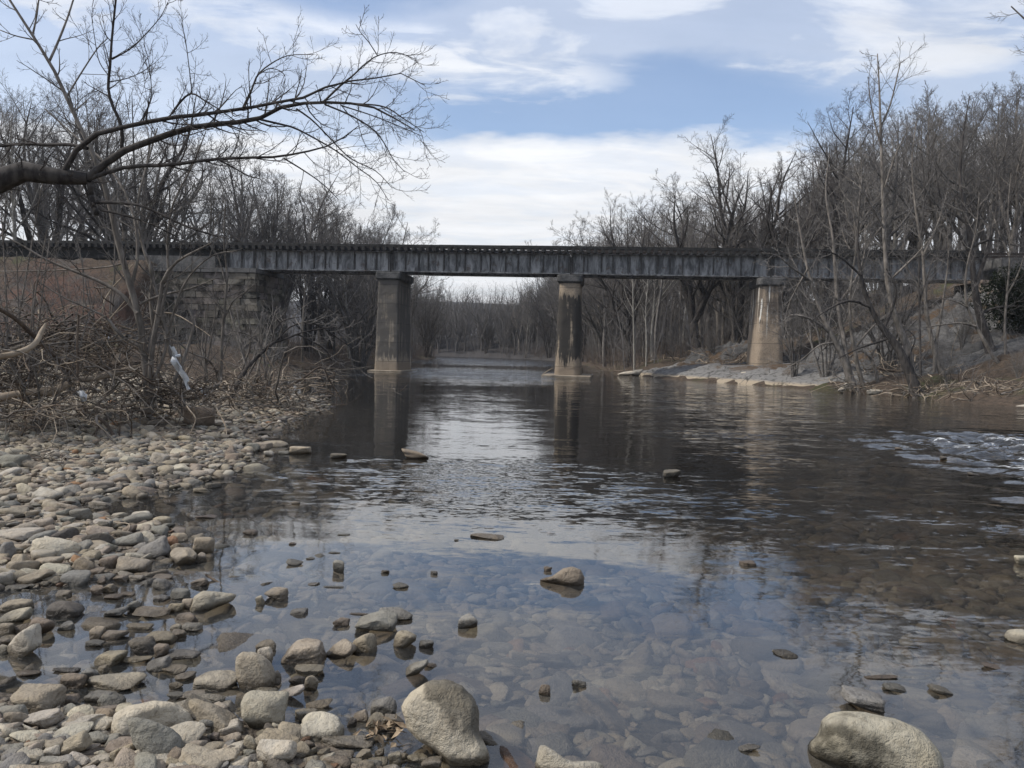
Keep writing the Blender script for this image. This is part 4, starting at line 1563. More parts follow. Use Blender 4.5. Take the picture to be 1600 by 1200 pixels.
def saplings():
    """Thickets of thin saplings on the banks beyond the bridge: nobody could count them."""
    rng = np.random.default_rng(23)
    pts = []
    for side, n, y0, y1, spread in ((-1, 280, 60, 150, 6.0), (1, 900, 62, 165, 11.0)):
        y = rng.uniform(y0, y1, n)
        e = rng.exponential(spread, n) + 0.8
        x = np.interp(y, YL, XLv) - e if side < 0 else np.interp(y, YR, XRv) + e
        pts.append(np.stack([x, y, terrain(x, y)], -1))
    y = 158 + rng.exponential(18, 500)
    x = rng.uniform(-40, 25, 500)
    ok = (x < np.interp(y, YL, XLv) - 0.4) | (x > np.interp(y, YR, XRv) + 0.4)
    pts.append(np.stack([x, y, terrain(x, y)], -1)[ok])
    x = rng.uniform(-50, -20, 60)
    y = rng.uniform(60, 100, 60)
    pts.append(np.stack([x, y, terrain(x, y)], -1))
    x = rng.uniform(18, 60, 260)
    y = rng.uniform(60, 100, 260)
    pts.append(np.stack([x, y, terrain(x, y)], -1))
    pts = np.concatenate(pts)
    n = len(pts)
    hh = rng.uniform(2.5, 7.5, n)
    d = rng.normal(0, 0.12, (n, 3))
    d[:, 2] = 1
    d = norm(d)
    P = np.empty((n, 6, 3))
    P[:, 0] = pts - np.array([0, 0, 0.2])
    for j in range(1, 6):
        P[:, j] = P[:, j - 1] + d * (hh / 5)[:, None]
        d = norm(d + rng.normal(0, 0.06, d.shape))
    R = (0.010 + 0.004 * hh)[:, None] * rng.uniform(0.6, 1.2, n)[:, None] * np.linspace(1.2, 0.3, 6)[None]
    out = [tubes(P, R, 3)]
    C = spawn(rng, P, R, 9, 0.2, 1.0, 38, 12, 0.26, 4, 0.10, 0.05, 0.55, rmin=0.009)
    out.append(tubes(*C, 3))
    C2 = spawn(rng, *C, 4, 0.2, 1.0, 40, 12, 0.5, 3, 0.12, 0.04, 0.75, rmin=0.008)
    out.append(tubes(*C2, 3))
    V, Fc = merge(out)
    o = link('sapling_thicket', mesh('sapling_thicket', V, Fc, MAT['twig'], False))
    kind(o, 'stuff')
    o['label'] = 'thickets of thin grey saplings along the banks beyond the bridge'


saplings()

# ------------------------------------------------------------------ trees digitised branch by branch
def hand_tree(name, label, D0, stems, bark, twig, seed, tw=0.0045, per_m=3.0, twl=0.75, k2=5, k3=3, up=0.10, drift=0.22, base=None, cat='tree', sides=8, group=None, ang=46, trunk_min=0.012, reach=None):
    """stems: [(pixel points, width0 px, width1 px)]; depth is carried on from the stem each one grows out of."""
    rng = np.random.default_rng(seed)
    known_px, known_D = [], []
    trunk_parts, fine_parts, P_all, R_all, Ls = [], [], [], [], []
    for si, st in enumerate(stems):
        pts, w0, w1 = st[:3]
        pts = np.array(pts, float)
        if len(st) > 3:
            d0, d1 = st[3]
        else:
            if known_px:
                kp = np.concatenate(known_px)
                kd = np.concatenate(known_D)
                d0 = kd[np.argmin(((kp - pts[0]) ** 2).sum(1))]
            else:
                d0 = D0
            plen = np.linalg.norm(np.diff(pts, axis=0), axis=1).sum() * D0 / F_PX
            d1 = d0 + rng.uniform(-1, 1) * drift * plen
        k = 16
        px, w = resample(pts, k, np.linspace(w0, w1, len(pts)))
        Ds = np.linspace(d0, d1, k) + rng.normal(0, 0.012 * D0 * 0.1, k)
        known_px.append(px)
        known_D.append(Ds)
        P = np.array([at(a, b, d) for (a, b), d in zip(px, Ds)])
        R = np.maximum(w * Ds / F_PX / 2, 0.004)
        L = np.linalg.norm(np.diff(P, axis=0), axis=1).sum()
        bump_ = 1 + 0.07 * fbm(P * 4.0 + si, 2)
        if R[0] > 0.02:
            trunk_parts.append(tubes(P[None], (R * bump_)[None], sides))
        else:
            trunk_parts.append(tubes(P[None], R[None], 5))
        P_all.append(P)
        R_all.append(R)
        Ls.append(L)
    b = np.array(base if base is not None else P_all[0][0], float)
    crown = []
    for P, R, L in zip(P_all, R_all, Ls):
        n = max(2, int(L * per_m))
        C = spawn(rng, P[None], np.minimum(R, 0.03)[None], n, 0.22, 1.0, ang, 13, min(twl / max(L, 0.3), 0.6), 6, 0.11, up, 0.5, tpow=0.2, rmin=tw * 1.4)
        crown.append(tubes(*C, 4))
        C2 = spawn(rng, *C, k2, 0.15, 1.0, 42, 13, 0.42, 5, 0.13, up * 1.2, 0.6, rmin=tw)
        crown.append(tubes(*C2, 3))
        if k3:
            C3 = spawn(rng, *C2, k3, 0.2, 1.0, 42, 13, 0.5, 4, 0.14, up * 1.4, 0.7, rmin=tw * 0.8)
            crown.append(tubes(*C3, 3))
    o = thing(name, label, cat, tuple(b), group=group)
    V, Fc = merge(trunk_parts)
    link('trunk', mesh('trunk', V - b, Fc, MAT[bark]), (0, 0, 0), o)
    V, Fc = merge(crown)
    link('crown', mesh('crown', V - b, Fc, MAT[twig], False), (0, 0, 0), o)
    return o


def near_trees():
    # the great limb that reaches out over the gravel bar; its trunk stands beyond the frame
    S = [
        ([(-420, 640), (-390, 500), (-330, 400), (-200, 330), (-90, 300), (0, 283), (29, 270), (58, 266), (85, 275), (117, 282), (137, 279)], 60, 23, (11.2, 12.6)),
        ([(137, 279), (155, 263), (187, 239), (222, 225), (263, 210), (306, 198), (350, 193), (400, 187), (427, 172), (460, 163), (507, 160), (553, 162), (590, 170), (625, 190), (648, 203)], 17, 1.6),
        ([(99, 270), (114, 242), (131, 222), (152, 209), (187, 200), (222, 193), (251, 185), (292, 182), (335, 176), (380, 170), (433, 160), (467, 153), (490, 152), (513, 133), (533, 125), (553, 127), (587, 122), (620, 113), (663, 133)], 12, 1.4),
        ([(137, 280), (160, 272), (204, 260), (263, 258), (306, 252), (350, 248), (400, 246), (433, 245), (473, 238), (507, 230), (533, 217), (560, 197)], 10, 1.6),
        ([(137, 232), (111, 226), (73, 226), (29, 225), (-10, 228), (-80, 215)], 7, 5),
        ([(507, 158), (533, 133), (553, 117), (567, 103), (590, 87), (620, 82), (650, 93)], 5, 1.2),
        ([(590, 87), (577, 67), (563, 50), (556, 38)], 2.4, 1),
        ([(380, 168), (393, 140), (403, 117), (423, 100), (450, 87), (490, 85)], 5, 1.2),
        ([(403, 117), (423, 107), (445, 118), (440, 150)], 2.5, 1),
        ([(407, 187), (433, 193), (460, 200), (493, 217), (527, 237), (560, 263), (587, 283), (607, 313)], 5, 1.2),
        ([(463, 170), (487, 187), (513, 213), (547, 247), (587, 267), (612, 293)], 4, 1.2),
        ([(507, 163), (547, 180), (580, 200), (600, 223), (613, 247), (632, 268)], 4, 1.2),
        ([(553, 162), (600, 167), (633, 187), (663, 207)], 4, 1.2),
        ([(533, 165), (580, 180), (623, 197), (660, 213)], 3, 1.2),
        ([(443, 247), (480, 270), (507, 290), (530, 313)], 3.5, 1.2),
        ([(344, 251), (365, 262), (387, 274), (408, 280)], 4, 1.4),
        ([(268, 178), (283, 158), (300, 146), (321, 158), (347, 174), (372, 192)], 5, 1.6),
        ([(300, 146), (295, 102), (289, 58), (283, 36)], 2.4, 1),
        ([(382, 168), (394, 140), (400, 122), (412, 95)], 3.2, 1),
        ([(140, 284), (144, 315), (151, 334)], 12, 9),
        ([(146, 316), (187, 317), (222, 322), (262, 340), (300, 357), (350, 372)], 7, 3),
        ([(157, 328), (200, 338), (240, 352), (280, 372)], 5, 2),
        ([(131, 285), (137, 305), (143, 322)], 6, 4),
        ([(190, 232), (190, 198), (175, 163), (169, 137), (172, 102), (175, 58), (182, -10)], 8, 3.6),
        ([(175, 93), (204, 76), (228, 53), (251, 26), (262, 4)], 3, 1.2),
        ([(172, 128), (200, 122), (226, 110), (240, 96)], 2.4, 1),
        ([(171, 120), (155, 96), (148, 60), (143, 25)], 2.4, 1),
        ([(222, 193), (236, 150), (232, 95), (224, 68)], 2.6, 1),
    ]
    S = [(q[0], q[1] * (0.95 if i == 0 else 0.76), q[2] * 0.85) + tuple(q[3:]) for i, q in enumerate(S)]
    hand_tree('overhanging_tree', 'dark overhanging tree limb forking out over the gravel bar towards the bridge', 12.5, S, 'bark_dark', 'twig_dark', 3,
              tw=0.0033, per_m=5.0, twl=0.62, k2=6, k3=3, up=0.13, drift=0.2)
    g = 'stems of scrub on the gravel bar'
    # the many-stemmed tree rooted in flood wrack
    S = [
        ([(232, 650), (230, 600), (226, 562), (224, 530), (215, 490), (205, 450), (190, 400), (178, 350), (170, 312), (158, 271), (146, 242), (131, 210), (111, 169), (96, 131), (76, 96), (53, 58), (32, 26), (10, -8)], 13, 3.4, (14.2, 13.4)),
        ([(77, 96), (90, 67), (105, 29), (116, -5)], 4, 2.4),
        ([(51, 55), (57, 26), (61, -5)], 3.2, 2.2),
        ([(105, 150), (125, 117), (152, 76), (168, 60)], 3, 1.4),
        ([(53, 62), (25, 56), (0, 47)], 2.5, 1.5),
        ([(236, 645), (236, 565), (245, 500), (250, 470), (255, 437), (275, 410), (300, 395), (330, 380)], 10, 2),
        ([(219, 475), (250, 462), (300, 450), (337, 435)], 4.5, 1.4),
        ([(215, 490), (190, 460), (160, 442), (132, 430), (75, 407), (32, 382), (0, 366)], 7, 1.8),
        ([(226, 545), (190, 525), (170, 500), (145, 485), (100, 465), (60, 440)], 5, 1.6),
        ([(272, 566), (260, 525), (252, 485), (240, 440), (232, 400)], 8, 3),
        ([(270, 600), (287, 562), (300, 520), (302, 500), (287, 470), (270, 450)], 6, 2),
        ([(228, 560), (240, 520), (235, 470), (238, 430), (222, 380), (215, 320), (232, 250), (246, 200)], 8, 2),
        ([(205, 450), (215, 400), (210, 340), (190, 290), (160, 250), (120, 215), (70, 170)], 6, 2),
        ([(190, 412), (160, 418), (75, 423), (0, 424)], 3.2, 1.5),
        ([(236, 600), (255, 560), (268, 500), (290, 440), (330, 400), (370, 392)], 5, 1.6),
        ([(246, 505), (262, 440), (262, 380), (270, 320), (300, 260), (322, 205)], 5, 1.5),
    ]
    hand_tree('riverside_tree', 'many-stemmed young tree on the gravel bar with white plastic caught in it', 14, S, 'bark_grey', 'twig_pale', 4,
              tw=0.0045, per_m=2.6, twl=0.75, k2=4, k3=2, up=0.08, drift=0.25)
    S = [([(344, 600), (346, 560), (348, 520), (351, 480), (355, 430), (350, 380), (352, 320)], 6, 2, (19, 18.5)),
         ([(349, 500), (365, 470), (385, 455), (402, 440)], 3, 1.2), ([(352, 440), (340, 400), (325, 380)], 2.5, 1.2),
         ([(350, 488), (336, 465), (330, 435)], 2.5, 1.2)]
    hand_tree('sapling', 'thin upright sapling in front of the stone abutment', 19, S, 'bark_grey', 'twig_pale', 5, tw=0.005, per_m=2.6, twl=0.7, k2=4, k3=2)
    S = [([(360, 622), (375, 592), (392, 568), (412, 548), (428, 535)], 9, 5, (19.5, 20.5)),
         ([(428, 535), (450, 528), (470, 520), (500, 514), (530, 510)], 4, 1.2), ([(425, 537), (430, 515), (445, 500), (470, 495)], 3, 1.2),
         ([(465, 522), (490, 535), (510, 548), (518, 566)], 3, 1.0), ([(432, 533), (455, 510), (490, 505), (530, 530), (560, 552)], 3, 1.0),
         ([(410, 548), (400, 530), (380, 520), (360, 517)], 3, 1.0), ([(440, 530), (440, 510), (425, 490)], 2.5, 1)]
    hand_tree('leaning_shrub', 'bent shrub leaning out over the water from the tip of the gravel bar', 20, S, 'bark_dark', 'twig_pale', 6, tw=0.0055, per_m=3.5, twl=0.9, k2=5, k3=2, up=0.02, cat='shrub')
    # bare shrubs and saplings on the gravel bar, each its own plant
    items = [
        (40, 575, 13.5, 330, 'tall thin shrub standing in the flood wrack beside the curved pale log'),
        (112, 560, 17, 372, 'thin-stemmed shrub before the red earth embankment'),
        (168, 570, 18, 350, 'loose grey shrub between the red earth and the many-stemmed young tree'),
        (318, 592, 19, 455, 'bushy grey shrub before the stone abutment'),
        (285, 615, 16, 470, 'low tangled shrub beside the hanging white plastic'),
        (60, 610, 12, 430, 'low leafless bush behind the pale logs'),
        (385, 600, 21, 440, 'slim shrub at the river edge below the end of the stone abutment'),
        (415, 590, 24, 470, 'drooping shrub at the waterline beyond the gravel tip'),
        (10, 600, 15, 250, 'tall bare sapling in the wrack under the great dark limb'),
    ]
    for i, (px, py, D, ptop, lab) in enumerate(items):
        rng = np.random.default_rng(50 + i)
        p = at(px, py, D)
        p[2] = tz(p[0], p[1])
        b = project(p)
        S = []
        ns = 3 if ptop < 300 else 5
        for j in range(ns):
            tx = px + rng.normal(0, 0.22 * (b[1] - ptop))
            ty = ptop + abs(rng.normal(0, 0.18)) * (b[1] - ptop)
            mid = [(px + (tx - px) * t + rng.normal(0, 5), b[1] + (ty - b[1]) * t) for t in (0.3, 0.6)]
            S.append(([(b[0] + rng.normal(0, 2), b[1] + 4)] + mid + [(tx, ty)], 4.5, 1.3, (D, D + rng.normal(0, 0.4))))
        hand_tree('bare_shrub', lab, D, S, 'bark_grey', 'twig' if i % 2 else 'twig_pale', 60 + i, tw=0.0045, per_m=2.6, twl=0.7, k2=4, k3=2, cat='shrub', group='leafless shrubs on the gravel bar')


def right_trees():
    D = 37.0
    T = [
        ('two-trunked leaning tree at the waterline beside a propped pale slab', 38.5, [
            ([(1336, 614), (1330, 600), (1320, 565), (1305, 535), (1297, 520), (1280, 480), (1262, 420), (1250, 360), (1240, 300)], 15, 1.2),
            ([(1332, 600), (1322, 562), (1318, 530), (1309, 475), (1305, 425), (1301, 370), (1290, 300), (1296, 240)], 11, 1.2),
            ([(1297, 520), (1270, 500), (1240, 492), (1225, 500)], 5, 1.5), ([(1305, 535), (1280, 540), (1255, 560), (1230, 575)], 4, 1.2),
            ([(1309, 475), (1335, 440), (1350, 400), (1352, 350)], 5, 1.2), ([(1270, 440), (1240, 420), (1215, 400), (1190, 395)], 4, 1.2),
            ([(1262, 420), (1235, 470), (1225, 510)], 3, 1.2)]),
        ('slim leaning tree just east of the two-trunked leaning tree', 38.5, [
            ([(1351, 613), (1348, 600), (1342, 580), (1335, 545), (1328, 500), (1330, 440), (1338, 380), (1330, 310)], 9, 1.2),
            ([(1335, 545), (1355, 520), (1375, 500), (1400, 480)], 4, 1.5), ([(1328, 500), (1310, 470), (1290, 455)], 3.5, 1.2)]),
        ('thick dark leaning trunk with bare roots over the pale waterline slabs', 36, [
            ([(1434, 622), (1430, 606), (1420, 580), (1407, 552), (1392, 527), (1380, 515), (1360, 480), (1345, 430), (1340, 370), (1345, 300)], 20, 1.2),
            ([(1392, 527), (1370, 535), (1340, 545), (1310, 560)], 5, 1.5), ([(1360, 480), (1330, 470), (1300, 480), (1270, 500)], 5, 1.5),
            ([(1380, 515), (1395, 480), (1400, 450), (1385, 420)], 6, 1.2), ([(1345, 430), (1310, 400), (1280, 390)], 4, 1.5),
            ([(1425, 600), (1428, 580), (1420, 560), (1430, 530), (1418, 515)], 3.5, 1.5)]),
        ('tall pale pole-thin tree rising far above the bridge from the waterline slabs', 36.5, [
            ([(1429, 610), (1425, 600), (1422, 562), (1412, 525), (1400, 500), (1390, 460), (1385, 425), (1381, 350), (1379, 280), (1376, 200), (1374, 140), (1371, 84)], 14, 1.6),
            ([(1376, 200), (1392, 160), (1404, 110), (1408, 95)], 3, 1.2), ([(1377, 230), (1362, 170), (1356, 120)], 3, 1.2), ([(1380, 300), (1400, 240), (1418, 205)], 3, 1.2),
            ([(1383, 360), (1350, 300), (1335, 260)], 3.5, 1.2), ([(1388, 440), (1430, 400), (1455, 370)], 4, 1.5)]),
        ('straight tree with a twin stem standing on the mossy bank', 40, [
            ([(1475, 592), (1470, 580), (1463, 560), (1457, 535), (1450, 505), (1446, 470), (1442, 400), (1430, 320), (1425, 250), (1432, 190)], 11, 1.2),
            ([(1460, 582), (1462, 540), (1470, 495), (1475, 460), (1482, 400), (1478, 330)], 6, 1.2), ([(1446, 470), (1425, 430), (1400, 400)], 4, 1.5),
            ([(1442, 400), (1465, 350), (1480, 300)], 4, 1.5)]),
        ('big black-trunked tree curving up in front of the pale abutment', 41, [
            ([(1551, 560), (1545, 540), (1537, 515), (1530, 490), (1523, 450), (1518, 400), (1512, 350), (1500, 280), (1505, 210), (1515, 150)], 17, 1.2),
            ([(1523, 450), (1540, 400), (1555, 340), (1560, 260)], 8, 1.2), ([(1518, 400), (1490, 350), (1470, 310), (1460, 250)], 6, 1.2), ([(1530, 490), (1560, 480), (1600, 478)], 5, 1.2),
            ([(1518, 385), (1550, 375), (1590, 385)], 5, 1.2), ([(1512, 350), (1480, 330), (1440, 330)], 5, 1.2)]),
        ('snaking slender trunk crossing in front of the black-trunked tree', 39, [
            ([(1574, 586), (1570, 580), (1555, 562), (1542, 540), (1525, 510), (1512, 480), (1508, 450), (1512, 410), (1525, 360), (1530, 300)], 8, 1.2),
            ([(1525, 510), (1500, 505), (1470, 508), (1440, 512)], 4, 1.2), ([(1512, 480), (1490, 470), (1460, 465)], 3, 1.2)]),
        ('thin straight sapling pole by the dark evergreen bush', 40, [
            ([(1572, 575), (1571, 540), (1570, 510), (1573, 462), (1578, 400), (1575, 330), (1580, 270)], 5, 1.2), ([(1573, 462), (1590, 430), (1600, 400)], 3, 1.2),
            ([(1577, 400), (1560, 360), (1550, 330)], 3, 1.2)]),
        ('black sapling pole between the thick leaning trunk and the twin-stemmed tree', 39, [
            ([(1439, 598), (1438, 560), (1437, 500), (1436, 430), (1438, 380), (1445, 300), (1440, 240)], 4, 1.6), ([(1437, 470), (1450, 430), (1460, 400)], 2.5, 1.2)]),
        ('low arching sapling bent over beside the rock slab', 39, [
            ([(1372, 600), (1368, 580), (1360, 560), (1345, 548), (1325, 560), (1305, 580)], 6, 1.5), ([(1360, 560), (1375, 520), (1370, 480), (1350, 440)], 4, 1.5)]),
    ]
    for i, (lab, d, S) in enumerate(T):
        S = [(S[0][0], S[0][1], S[0][2], (d, d + 1.0))] + S[1:]
        hand_tree('leaning_tree' if 'lean' in lab else 'riverside_tree', lab, d, S, 'bark_grey' if 'pale pole' in lab else ('bark_dark' if i in (2, 5, 8) else 'bark_grey'), 'twig' if i % 3 else 'twig_pale', 90 + i,
                  tw=0.0085, per_m=1.9, twl=1.5, k2=5, k3=4, up=0.09, drift=0.3)
    # bushes on the bank
    rng = np.random.default_rng(15)
    for i, (px, D, ptop, lab) in enumerate([
            (1240, 45, 440, 'bare bush at the foot of the rock slope beside the tan pier'), (1290, 43, 380, 'tall bare bush overlapping the bridge girder beside the tan pier'),
            (1385, 43, 400, 'tangled bare bush in front of the rock slope'), (1500, 43, 470, 'low bare bush below the pale abutment'),
            (1480, 36, 545, 'knee-high bush on the brown leaf bank'), (1590, 36, 560, 'twiggy bush at the water edge by the last pale slab'),
            (1110, 62, 500, 'dark scrubby bush behind the tip of the rock slab'), (1050, 66, 520, 'small bush on the green patch behind the rock slab tip')]):
        p = at(px, 600, D)
        put_tree('brushy', i % 3, p[0], D, max(1.5, at(px, ptop, D)[2] - tz(p[0], D)), lab, rng.uniform(0, 6), 'bare bushes on the rocky bank', 'bark', 'twig', 1.1, 'bare_shrub')
    # crown tip of a tall tree that stands beyond the frame
    p = at(1760, 600, 30)
    put_tree('tall', 11, p[0], 30, 20, 'tall bare tree reaching in from beyond the frame high over the bedrock bank', 1.2, None, 'bark', 'twig', 1.0)
    # evergreen bush
    rng = np.random.default_rng(33)
    p = at(1592, 560, 43)
    c = np.array([p[0], 43.0, tz(p[0], 43)])
    o = thing('evergreen_bush', 'dark evergreen bush under the bridge beyond the black-trunked tree', 'bush', tuple(c))
    n = 9500
    q = rng.normal(size=(n, 3))
    q = norm(q) * (rng.random((n, 1)) ** 0.45)
    lob = 1 + 0.35 * fbm(q * 2.2 + 4, 3)[:, None]
    q = q * lob * np.array([2.3, 1.6, 1.9]) + np.array([0, 0, 1.7])
    q = q[q[:, 2] > 0.05]
    n = len(q)
    a, b_ = norm(rng.normal(size=(n, 3))), norm(rng.normal(size=(n, 3)))
    b_ = norm(np.cross(a, b_))
    L = rng.uniform(0.06, 0.13, (n, 1))
    V = np.stack([q - a * L, q + b_ * L * 0.4, q + a * L, q - b_ * L * 0.4], 1).reshape(-1, 3)
    link('foliage', mesh('foliage', V, np.arange(4 * n).reshape(-1, 4), MAT['evergreen'], False), (0, 0, 0), o)
    S0 = stem([(0, 0, -0.3), (0.1, 0, 1.0), (0, 0.1, 2.6)], [0.1, 0.07, 0.03])
    L1 = spawn(rng, *S0, 14, 0.15, 1, 55, 10, 0.6, 5, 0.1, 0.05, 0.5, rmin=0.015)
    V, Fc = merge([tubes(*S0, 6), tubes(*L1, 4)])
    link('stem', mesh('stem', V, Fc, MAT['bark_dark']), (0, 0, 0), o)


near_trees()
right_trees()


def driftwood():
    def log(name, label, pts, w, D, mat='drift', cat='driftwood', twigs=0, group=None, parts=()):
        pts = np.array(pts, float)
        Ds = np.linspace(D[0], D[1], 16)
        px, ww = resample(pts, 16, np.array(w, float))
        P = np.array([at(a, b, d) for (a, b), d in zip(px, Ds)])
        R = ww * Ds / F_PX / 2
        R = R * (1 + 0.10 * fbm(P * 5, 2))
        b = P[0].copy()
        ps = [tubes(P[None], R[None], 9)]
        c0, c1 = len(ps[0][0]), 0
        V, Fc = ps[0]
        # closed ends
        Vx = np.vstack([V, P[:1], P[-1:]])
        n = 9
        T = [[i, (i + 1) % n, len(V)] for i in range(n)] + [[len(V) - n + (i + 1) % n, len(V) - n + i, len(V) + 1] for i in range(n)]
        quads = [Fc]
        o_ = len(Vx)
        for (pp, w0, w1, d0, d1) in parts:
            q, ww = resample(np.array(pp, float), 10, np.linspace(w0, w1, len(pp)))
            dd = np.linspace(d0, d1, 10)
            PP = np.array([at(a, b_, d) for (a, b_), d in zip(q, dd)])
            v, f = tubes(PP[None], (ww * dd / F_PX / 2)[None], 6)
            Vx = np.vstack([Vx, v])
            quads.append(f + o_)
            o_ += len(v)
        return thing(name, label, cat, tuple(b), group=group, data=mesh(name, Vx - b, [np.concatenate(quads), np.array(T)], MAT[mat]))
    log('driftwood_log', 'bare tan log curving up out of the flood wrack', [(-30, 562), (0, 557), (32, 550), (55, 537), (65, 518), (72, 506)], [11, 10, 10, 9, 8, 5], (11, 11.6))
    log('driftwood_log', 'thick grey log lying in front of the root tangle', [(40, 612), (65, 613), (87, 610), (107, 600)], [9, 13, 13, 11], (12.0, 12.3))
    log('driftwood_log', 'long grey log leading to the foot of the many-stemmed young tree', [(120, 594), (150, 590), (175, 583), (212, 575)], [9, 10, 11, 9], (12.9, 14.2))
    log('driftwood_log', 'blunt grey log half buried below the curved tan log', [(-30, 624), (0, 621), (20, 617), (33, 615)], [14, 14, 13, 11], (11.4, 11.6))
    log('dead_branch', 'straight dark pole slanting down across the flood wrack', [(-15, 476), (20, 495), (50, 522), (85, 556), (112, 584)], [7, 7, 7, 6, 5], (11.2, 12.6), 'drift_dark', 'branch')
    log('dead_branch', 'upright dead stick poking out of the flood wrack', [(121, 596), (122, 560), (121, 530), (123, 492)], [4, 4, 3.5, 3], (12.2, 12.2), 'drift_dark', 'branch')
    log('dead_branch', 'crooked dark branch stuck upright in the cobbles of the bar', [(184, 694), (177, 680), (165, 662), (150, 650), (136, 642)], [6, 6, 5, 5, 3], (12.1, 12.4), 'drift_dark', 'branch',
        parts=[([(150, 650), (155, 630), (175, 612), (200, 600)], 4, 1.5, 12.3, 12.8), ([(136, 642), (128, 632), (140, 622), (165, 618)], 3, 1.3, 12.4, 12.2), ([(160, 658), (152, 670), (148, 685)], 4, 3, 12.3, 12.1)])
    log('dead_branch', 'thin straight stick standing in the cobbles beside the crooked dark branch', [(186, 688), (188, 660), (190, 632)], [2.4, 2.2, 1.8], (12.2, 12.2), 'drift_dark', 'branch')
    log('dead_branch', 'long bent branch arching out over the water from the gravel tip', [(448, 606), (475, 590), (502, 573), (515, 594), (532, 622), (536, 632)], [4, 3.5, 3, 2.4, 2, 1.6], (21.5, 22.5), 'drift_dark', 'branch',
        parts=[([(475, 592), (490, 586), (506, 583)], 2, 1, 21.8, 22), ([(525, 610), (526, 625), (522, 650)], 1.5, 0.9, 22.3, 22.3), ([(536, 630), (535, 640)], 1.4, 0.9, 22.5, 22.5)])
    log('dead_branch', 'pale forked stick on the cobbles of the gravel tip', [(408, 604), (418, 594), (425, 582), (431, 577)], [3, 2.6, 2, 1.4], (21, 21.4), 'drift', 'branch', parts=[([(422, 588), (420, 580)], 1.8, 1, 21.2, 21.2)])
    log('dead_branch', 'pale bowed stick standing in front of the big brown stone', [(291, 626), (293, 636), (301, 646), (305, 652), (304, 662), (290, 695)], [2.2, 2.2, 2, 2, 2, 2], (13.4, 12.8), 'drift', 'branch', parts=[([(304, 655), (335, 650)], 1.4, 0.8, 13, 13.2)])
    log('dead_branch', 'pale crooked stick leaning on the cobbles at the water edge', [(335, 632), (345, 650), (352, 665), (354, 680), (352, 695), (338, 706)], [2.4, 2.4, 2.2, 2, 1.8, 1.5], (14.2, 12.6), 'drift', 'branch')
    log('dead_branch', 'dark twig arching from the bar into the water', [(415, 668), (425, 662), (440, 661), (449, 668), (449, 682)], [1.8, 1.6, 1.5, 1.4, 1.2], (14.6, 14.4), 'drift_dark', 'branch')
    log('dead_branch', 'long wet branch lying across the shallows behind the wedge-topped pale rock', [(322, 898), (345, 912), (372, 920), (400, 932), (416, 938)], [4, 4, 4, 3, 2], (5.35, 5.15), 'drift_dark', 'branch', parts=[([(372, 920), (384, 915), (400, 918)], 2.5, 1.2, 5.25, 5.3)])
    log('dead_branch', 'short pale stick among the cobbles at the pool edge', [(186, 839), (194, 830), (204, 817)], [2.6, 2.6, 2], (6.5, 6.6), 'drift', 'branch')
    log('dead_branch', 'thin pale root curled over the cobbles beside the short pale stick', [(165, 808), (180, 816), (200, 818), (202, 826), (190, 838), (182, 842)], [1.8, 1.8, 1.8, 1.6, 1.4, 1.2], (6.7, 6.4), 'drift', 'branch')
    log('dead_branch', 'thin stick caught slanting against the footing of the patchy pier', [(847, 586), (855, 580), (864, 575)], [1.6, 1.5, 1.2], (51.6, 52.0), 'drift', 'branch')
    # beams of old timber and sticks on the east bank
    log('driftwood_log', 'pale dead log lying on the mossy bank below the snaking trunk', [(1503, 592), (1520, 586), (1537, 580), (1545, 574)], [4, 6, 6, 4], (40.5, 41), 'drift')
    log('driftwood_log', 'thin dark log lying behind the thick leaning trunk', [(1370, 575), (1390, 579), (1412, 580)], [4, 4, 3], (41.5, 41.5), 'drift_dark')
    log('dead_branch', 'fallen forked branch dipping from the leaf bank to the water', [(1450, 585), (1475, 600), (1500, 615), (1510, 620), (1522, 605)], [2, 2, 2.2, 2.4, 1.5], (38.5, 35), 'drift', 'branch')

    # white plastic scraps
    def scrap(label, outline, D, seed, mat='plastic', thick=0.012):
        rng = np.random.default_rng(seed)
        px = np.array(outline, float)
        k = len(px)
        P = np.array([at(a, b, D + rng.normal(0, 0.08)) for a, b in px])
        n = 5
        rows = []
        m = k // 2
        Lft, Rgt = P[:m], P[m:][::-1]
        for i in range(m):
            t = np.linspace(0, 1, n)[:, None]
            r = Lft[i] * (1 - t) + Rgt[i] * t
            r[:, 1] += 0.06 * np.sin(t[:, 0] * 7 + i * 1.3) + rng.normal(0, 0.03, n)
            r[:, 0] += rng.normal(0, 0.012, n)
            r[:, 2] += rng.normal(0, 0.012, n)
            rows.append(r)
        V = np.concatenate(rows)
        Fc = grid_faces(m, n)
        b = V[0].copy()
        V2 = V + np.array([0, thick, 0])
        Vv = np.vstack([V, V2]) - b
        Fx = np.vstack([Fc, Fc[:, ::-1] + len(V)])
        o = thing('plastic_scrap', label, 'litter', tuple(b), group=None, data=mesh('plastic_scrap', Vv, Fx, MAT[mat]))
        return o
    scrap('long torn strip of white plastic hanging from a stem of the young tree', [(266, 541), (267, 549), (268, 556), (271, 566), (277, 576), (281, 585), (283, 593), (289, 601), (294, 609), (296, 607), (292, 598), (294, 591), (289, 582), (284, 573), (279, 564), (273, 557), (277, 551), (269, 541)], 13.3, 1)
    scrap('small white plastic flap snagged beside the long torn strip', [(272, 552), (279, 553), (282, 557), (277, 558)], 13.25, 2)
    scrap('white plastic rag in the twigs behind the crooked dark branch', [(123, 612), (125, 622), (130, 629), (134, 628), (133, 618), (127, 610)], 12.2, 3)
    scrap('pale plastic scrap lying by the tangled shrub under the torn strip', [(311, 608), (314, 614), (320, 617), (322, 613), (318, 609), (314, 606)], 14.6, 4)
